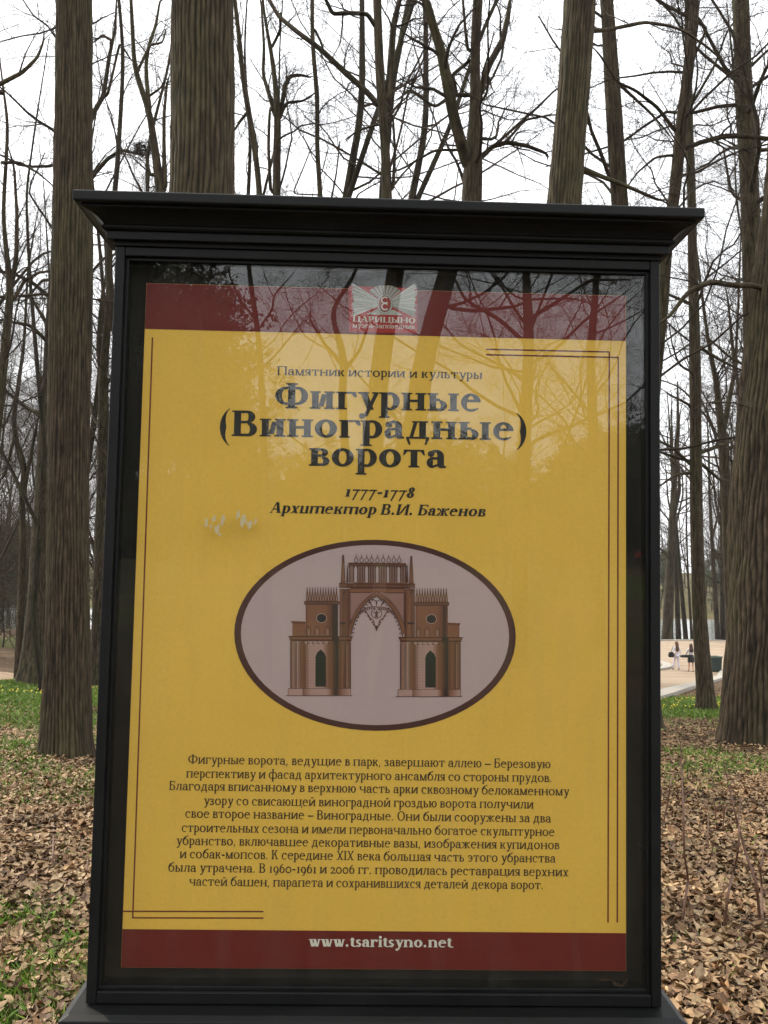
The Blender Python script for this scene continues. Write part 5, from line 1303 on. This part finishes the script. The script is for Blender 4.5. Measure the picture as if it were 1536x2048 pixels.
M_STEM, n_, l_, b_ = mat('sapling_bark', (.115, .055, .032, 1), .7)
SAP = [('slender brown sapling nearest the right side of the board, with one side shoot', [[(1365, 1853, 5), (1367, 1815, 5), (1377, 1761, 5), (1368, 1706, 4), (1367, 1624, 4), (1363, 1543, 3), (1361, 1481, 2)], [(1377, 1761, 3), (1392, 1748, 3), (1414, 1732, 3), (1423, 1705, 2), (1430, 1683, 2)]]),
       ('crooked brown sapling in the leaves midway between the board and the right edge', [[(1447, 1866, 6), (1456, 1787, 5), (1466, 1745, 5), (1474, 1716, 4), (1479, 1673, 4), (1477, 1634, 3), (1481, 1600, 2)], [(1454, 1800, 3), (1431, 1803, 3), (1424, 1823, 2)]]),
       ('tall sapling leaning left beside the right edge of the litter', [[(1522, 1862, 6), (1513, 1765, 6), (1492, 1709, 5), (1478, 1657, 4), (1468, 1618, 4), (1460, 1582, 3), (1447, 1523, 2)]]),
       ('upright twin of the leaning sapling, rooted at the same spot', [[(1525, 1866, 6), (1523, 1765, 5), (1520, 1735, 4), (1526, 1715, 3), (1524, 1690, 2)]]),
       ('short shoot leaning right against the edge of the board', [[(1324, 1655, 4), (1336, 1602, 3), (1341, 1570, 3), (1346, 1545, 2)]]),
       ('fine straight shoot right of the sapling nearest the board', [[(1417, 1712, 3), (1416, 1670, 3), (1417, 1628, 2)]]),
       ('small shoot leaning left in the middle of the leaves', [[(1435, 1666, 4), (1432, 1640, 3), (1429, 1603, 2)]]),
       ('small forked shoot beside the left-leaning one', [[(1445, 1668, 4), (1447, 1640, 3), (1449, 1618, 3), (1456, 1606, 2)]]),
       ('bare twig poking from the leaves at the lower right', [[(1492, 1948, 5), (1487, 1925, 4), (1481, 1897, 3)], [(1491, 1935, 4), (1515, 1925, 3), (1534, 1905, 2)]]),
       ('lone thin shoot standing in the leaves left of the board', [[(104, 1740, 5), (106, 1708, 4), (107, 1672, 3)]]),
       ('thin twig standing close to the left edge of the board', [[(171, 1760, 4), (173, 1740, 3), (176, 1715, 2)]])]
for i, (lab, stems) in enumerate(SAP):
    g = ground_at(*stems[0][0][:2]); Yb = g[1]; root = np.array([g[0], g[1], float(zg(g[0], g[1])) - .01])
    parts = []; rng = np.random.default_rng(60 + i); par = []
    for st in stems:
        P_ = np.array([at(a, b, Yb + .12 * rng.normal() * (k_ > 0)) for k_, (a, b, w) in enumerate(st)]); R_ = np.array([w / 2 / F_PX * Yb for a, b, w in st])
        if st is stems[0]: P_[0] = root
        else: P_[0] = par[0][0][np.argmin(np.linalg.norm(par[0][0] - P_[0], axis=1))]
        P2, R2 = resample(P_, R_, 18); P2[0] = P_[0]; par.append((P2, R2)); parts.append(tubes(P2[None], R2[None], 6))
    tw = grow(rng, par[0][0][None], par[0][1][None], 5, .4, .95, .10, .4, .9, .6, 5, .15, .05, rmin=.0011); parts.append(tubes(*tw, 4))
    V, Fq = merge(parts)
    o = empty('sapling', root, lab, 'sapling', 'saplings in the leaf litter'); link('stem', mesh_np('stem', to_local(V, root), Fq, True), M_STEM, o)
    bp = tw[0][:, -1]; sz_ = .008 + .006 * rng.random((len(bp), 1)); a = norm(rng.normal(size=(len(bp), 3))); b = norm(np.cross(a, rng.normal(size=(len(bp), 3))))
    V = np.stack([bp, bp + a * sz_ + b * sz_ * .5, bp + a * sz_ * 2, bp + a * sz_ - b * sz_ * .5], 1).reshape(-1, 3)
    link('bud', mesh_np('bud', to_local(V, root), np.arange(len(V)).reshape(-1, 4), False, np.tile([[.16, .20, .04]], (len(V), 1))), M_GRASS, o)

# fallen sticks
for i, (x0, y0, x1, y1, lab) in enumerate(((1380, 1872, 1420, 1925, 'grey fallen stick lying in the leaves by the lower right corner of the board'), (60, 1835, 130, 1790, 'fallen brown stick lying in the litter at the lower left'), (70, 1590, 160, 1562, 'thin fallen branch in front of the left trunk'))):
    a, b = ground_at(x0, y0), ground_at(x1, y1); rng = np.random.default_rng(i)
    P_ = np.linspace(a, b, 8) + rng.normal(size=(8, 3)) * .01; P_[:, 2] = zg(P_[:, 0], P_[:, 1]) + .03
    V, Fq = tubes(P_[None], np.linspace(.007, .003, 8)[None], 6)
    tag(link('fallen_stick', mesh_np('fallen_stick', to_local(V, a), Fq, True), M_STEM, None, a), lab, 'stick', 'fallen sticks')

# bird nest
nc = at(286, 299, 25 + 0.0); rng = np.random.default_rng(3); parts = []
N = 160; a = rng.uniform(0, 6.283, N); rr_ = rng.uniform(.14, .24, N); c_ = np.stack([np.cos(a) * rr_, np.sin(a) * rr_, rng.uniform(-.14, .12, N)], -1)
d_ = np.stack([-np.sin(a), np.cos(a), rng.normal(0, .35, N)], -1) + rng.normal(0, .45, (N, 3))
P_ = c_[:, None] + norm(d_)[:, None] * np.linspace(-.2, .2, 4)[None, :, None]; P_[:, [0, 3]] *= .96
V, Fq = tubes(P_, np.full((N, 4), .007), 3)
tag(link('bird_nest', mesh_np('bird_nest', V, Fq), M_TWIG, None, nc), 'dark clump of twigs, a nest, on the branch above the left end of the cornice', 'bird nest')

# ------------------------------------------------------------------ litter bin
bg_ = ground_at(1429, 1344); bin_o = empty('litter_bin', (bg_[0], bg_[1], float(zg(bg_[0], bg_[1]))), 'dark green litter bin with a paler rim beside the knotted trunk, on the plaza edge', 'litter bin', rz=.35)
M_BIN, n_, l_, b_ = mat('bin_green', (.012, .028, .022, 1), .5)
M_RIM, n_, l_, b_ = mat('bin_rim', (.10, .13, .10, 1), .5)
hb = 31 / F_PX * bg_[1]; wb = 11.5 / F_PX * bg_[1]
def sq(w, z, wy=None): wy = wy or w * .8; return [(-w, -wy, z), (w, -wy, z), (w, wy, z), (-w, wy, z)]
MB().rings([sq(wb * .9, .06), sq(wb, hb * .92)]).build('bin_body', M_BIN, bin_o, bevel=.02)
MB().rings([sq(wb * 1.06, hb * .92), sq(wb * 1.08, hb), sq(wb * .86, hb), sq(wb * .84, hb * .80)], cap=False).build('bin_rim', M_RIM, bin_o)
for sx in (-1, 1):
    for sy in (-1, 1): MB().box(sx * wb * .75 - .03, sx * wb * .75 + .03, sy * wb * .55 - .03, sy * wb * .55 + .03, -.05, .06).build('foot', M_BIN, bin_o)

# ------------------------------------------------------------------ people
def skin_obj(name, verts, edges, radii, material, parent, sub=1, root=0):
    me = bpy.data.meshes.new(name); me.from_pydata([tuple(v) for v in verts], edges, []); me.update()
    o = link(name, me, material, parent)
    sk = o.modifiers.new('skin', 'SKIN'); sk.use_smooth_shade = True
    if not me.skin_vertices: 
        pass
    lay = me.skin_vertices[0] if len(me.skin_vertices) else None
    if lay is None: return o
    for i, r in enumerate(radii):
        lay.data[i].radius = (r, r) if not isinstance(r, tuple) else r
        lay.data[i].use_root = (i == root)
    sb = o.modifiers.new('sub', 'SUBSURF'); sb.levels = sub; sb.render_levels = sub
    return o
def cm(name, c, rough=.8): return mat(name, c, rough)[0]
SKIN = cm('skin', (.48, .27, .19, 1), .6)
def person(loc, rz, h, label, top, bottom, hair, hair_len=.0, skirt=None, shoe=None, stride=.12, arm=((.0, 0), (.0, 0)), group=None, jacket_long=.0):
    """standing figure facing +Y, h metres tall; arm = (forward reach of left hand, of right hand)"""
    k = h / 1.7; o = empty('person', loc, label, 'person', group, rz); o.scale = (k, k, k)
    s = stride
    J = {'pelvis': (0, 0, .93), 'waist': (0, 0, 1.06), 'chest': (0, -.01, 1.26), 'neckb': (0, -.01, 1.42), 'neck': (0, 0, 1.49), 'head': (0, .015, 1.58), 'crown': (0, .0, 1.66), 'nose': (0, .105, 1.575),
         'hl': (-.09, 0, .88), 'kl': (-.10, s * .6, .49), 'al': (-.10, s, .08), 'tl': (-.10, s + .15, .035),
         'hr': (.09, 0, .88), 'kr': (.10, -s * .1, .49), 'ar': (.10, -s, .10), 'tr': (.10, -s + .14, .035),
         'sl': (-.175, -.01, 1.38), 'el': (-.24, -.02 + arm[0][0] * .4, 1.12), 'wl': (-.25 + arm[0][1], .04 + arm[0][0], .90 + abs(arm[0][0]) * .3), 'fl': (-.25 + arm[0][1], .07 + arm[0][0], .80 + abs(arm[0][0]) * .3),
         'sr': (.175, -.01, 1.38), 'er': (.24, -.02 + arm[1][0] * .4, 1.12), 'wr': (.25 + arm[1][1], .04 + arm[1][0], .90 + abs(arm[1][0]) * .3), 'fr': (.25 + arm[1][1], .07 + arm[1][0], .80 + abs(arm[1][0]) * .3)}
    E_ = [('pelvis', 'waist'), ('waist', 'chest'), ('chest', 'neckb'), ('neckb', 'neck'), ('neck', 'head'), ('head', 'crown'), ('head', 'nose'), ('pelvis', 'hl'), ('hl', 'kl'), ('kl', 'al'), ('al', 'tl'), ('pelvis', 'hr'), ('hr', 'kr'), ('kr', 'ar'), ('ar', 'tr'), ('chest', 'sl'), ('sl', 'el'), ('el', 'wl'), ('wl', 'fl'), ('chest', 'sr'), ('sr', 'er'), ('er', 'wr'), ('wr', 'fr')]
    RD = dict(pelvis=(.13, .10), waist=(.115, .085), chest=(.135, .095), neckb=(.07, .06), neck=(.05, .05), head=(.082, .10), crown=(.065, .08), nose=.012, hl=.085, kl=.055, al=.038, tl=.03, hr=.085, kr=.055, ar=.038, tr=.03,
              sl=.055, el=.038, wl=.027, fl=.026, sr=.055, er=.038, wr=.027, fr=.026)
    def sub_sk(name, keys, extra, mat_, inf, root):
        ks = keys; ed = [(ks.index(a), ks.index(b)) for a, b in E_ if a in ks and b in ks]
        rad = [tuple(v + inf for v in RD[k2]) if isinstance(RD[k2], tuple) else RD[k2] + inf for k2 in ks]
        return skin_obj(name, [J[k2] for k2 in ks], ed, rad, mat_, o, 1, ks.index(root))
    sub_sk('body', list(J), None, SKIN, 0, 'pelvis')
    sub_sk('top', ['pelvis', 'waist', 'chest', 'neckb', 'sl', 'el', 'wl', 'sr', 'er', 'wr'], None, top, .020, 'chest')
    if skirt is None: sub_sk('trousers', ['pelvis', 'hl', 'kl', 'al', 'hr', 'kr', 'ar'], None, bottom, .018, 'pelvis')
    else:
        ring = lambda rx, ry, z, n=18: [(rx * math.cos(a), ry * math.sin(a), z) for a in np.linspace(0, 2 * math.pi, n + 1)[:-1]]
        MB().rings([ring(.14, .11, 1.04), ring(.19, .15, .90), ring(.20, .17, .72), ring(.205, .185, skirt)], cap=False).build('skirt', bottom, o, smooth_=True)
    for a, t in (('al', 'tl'), ('ar', 'tr')):
        skin_obj('shoe', [J[a][:2] + (J[a][2] - .02,), J[t]], [(0, 1)], [.046, .040], shoe, o, 1)
    ring = lambda cx, cy, rx, ry, z, n=14: [(cx + rx * math.cos(a), cy + ry * math.sin(a), z) for a in np.linspace(0, 2 * math.pi, n + 1)[:-1]]
    rs_ = [ring(0, -.01, .03, .04, 1.735), ring(0, -.012, .085, .095, 1.705), ring(0, -.02, .105, .115, 1.64), ring(0, -.04, .108, .10, 1.57)]
    if hair_len: rs_ += [ring(0, -.075, .11, .075, 1.50), ring(0, -.10, .125, .06, 1.42 - hair_len * .3), ring(0, -.115, .09, .045, 1.42 - hair_len)]
    MB().rings(rs_).build('hair', hair, o, smooth_=True)
    for sx in (-1, 1):
        MB().cyl((sx * .032, .098, 1.60), .010, .008, 1, 8).build('eye', cm('eye_dark', (.02, .015, .01, 1), .3), o)
        MB().cyl((sx * .088, .0, 1.56), .022, .012, 0, 8).build('ear', SKIN, o)
    return o
def feet(x, y, dx=0):
    p = ground_at(x, y); return (p[0], p[1], float(zg(p[0], p[1])) + .03)
WHITE, GREY = cm('white_cloth', (.72, .70, .72, 1)), cm('pale_grey_cloth', (.50, .47, .48, 1))
BLACK = cm('black_cloth', (.012, .012, .014, 1)); BROWN_H = cm('brown_hair', (.10, .042, .018, 1), .5); DARK_H = cm('dark_hair', (.05, .022, .012, 1), .5)
f1 = feet(1353, 1341); h1 = 55.5 / F_PX * f1[1]
w1 = person(f1, .25, h1, 'woman in white jacket and trousers with long brown hair walking away over the plaza', WHITE, cm('white_trousers', (.66, .62, .70, 1)), BROWN_H, .30, shoe=BLACK, stride=.16, arm=((.05, -.03), (.02, .02)))
f2 = feet(1382, 1345); h2 = 55.0 / F_PX * f2[1]
w2 = person(f2, -.1, h2, 'woman in grey top and short black skirt walking away, half behind the knotted trunk', GREY, BLACK, DARK_H, .22, skirt=.58, shoe=cm('tan_shoe', (.25, .15, .10, 1)), stride=.12, arm=((.18, -.06), (.05, 0)))
# bags
def bag(loc, dims, label, name='shoulder_bag'):
    w, d, hh = dims; o = empty(name, loc, label, 'bag')
    MB().rings([[(sx * w * a, sy * d * a, z) for sx, sy in ((-1, -1), (1, -1), (1, 1), (-1, 1))] for a, z in ((.8, -hh), (1, -hh * .6), (.95, 0), (.6, hh * .5))]).build('bag_body', BLACK, o, bevel=.03, smooth_=False)
    return o
b1 = bag((f1[0] - .36, f1[1] - .1, f1[2] + .98 * h1 / 1.7), (.17, .10, .22), 'black shoulder bag hanging on the left side of the woman in white')
P_ = np.array([[-.0, 0, .08], [.06, .02, .26], [.17, .06, .46], [.20, .02, .44]]); V, Fq = tubes(P_[None], np.full((1, 4), .018), 6); link('strap', mesh_np('strap', V, Fq, True), BLACK, b1)
b2 = bag((f2[0] - .38, f2[1] - .05, f2[2] + .98 * h2 / 1.7), (.30, .10, .11), 'long black bag carried level at the left hip of the woman in the black skirt', 'hand_bag')
P_ = np.array([[.25, 0, .05], [.30, .02, .16], [.34, .03, .06]]); V, Fq = tubes(P_[None], np.full((1, 3), .016), 6); link('strap', mesh_np('strap', V, Fq, True), BLACK, b2)
pm = at(199, 1372, 42.0)
mz = float(zg(pm[0], pm[1])); hm = (at(199, 1319, 42.0)[2] - mz)
person((pm[0], pm[1], mz + .02), 2.6, min(1.85, max(1.5, hm)), 'man in grey jacket and blue jeans glimpsed between the left trunks and the board', cm('grey_jacket', (.22, .21, .18, 1)), cm('blue_jeans', (.05, .10, .20, 1)), cm('white_hair', (.55, .50, .45, 1)), 0, shoe=BLACK, stride=.05)
pr_ = mirrored(1277, 1137, 84.0)
rp = person((pr_[0], pr_[1], float(zg(pr_[0], pr_[1])) + .02), 0.2, 1.72, 'person in red jacket and dark trousers seen only as a reflection', cm('red_jacket', (.62, .05, .03, 1)), BLACK, DARK_H, 0, shoe=BLACK, stride=.1)

# ------------------------------------------------------------------ thin haze under the trees
hz = MB().box(-430, 430, -430, 930, -6.5, 34)
M_HAZE = bpy.data.materials.new('haze'); M_HAZE.use_nodes = True
n_, l_ = M_HAZE.node_tree.nodes, M_HAZE.node_tree.links
for x_ in list(n_): n_.remove(x_)
hv = n_.new('ShaderNodeVolumePrincipled'); hv.inputs['Color'].default_value = (.92, .93, .95, 1); hv.inputs['Density'].default_value = .0002
ho = n_.new('ShaderNodeOutputMaterial'); l_.new(hv.outputs[0], ho.inputs['Volume'])
tag(hz.build('haze', M_HAZE), 'thin pale spring haze hanging among the far trees and over the pond', 'haze', kind='stuff')
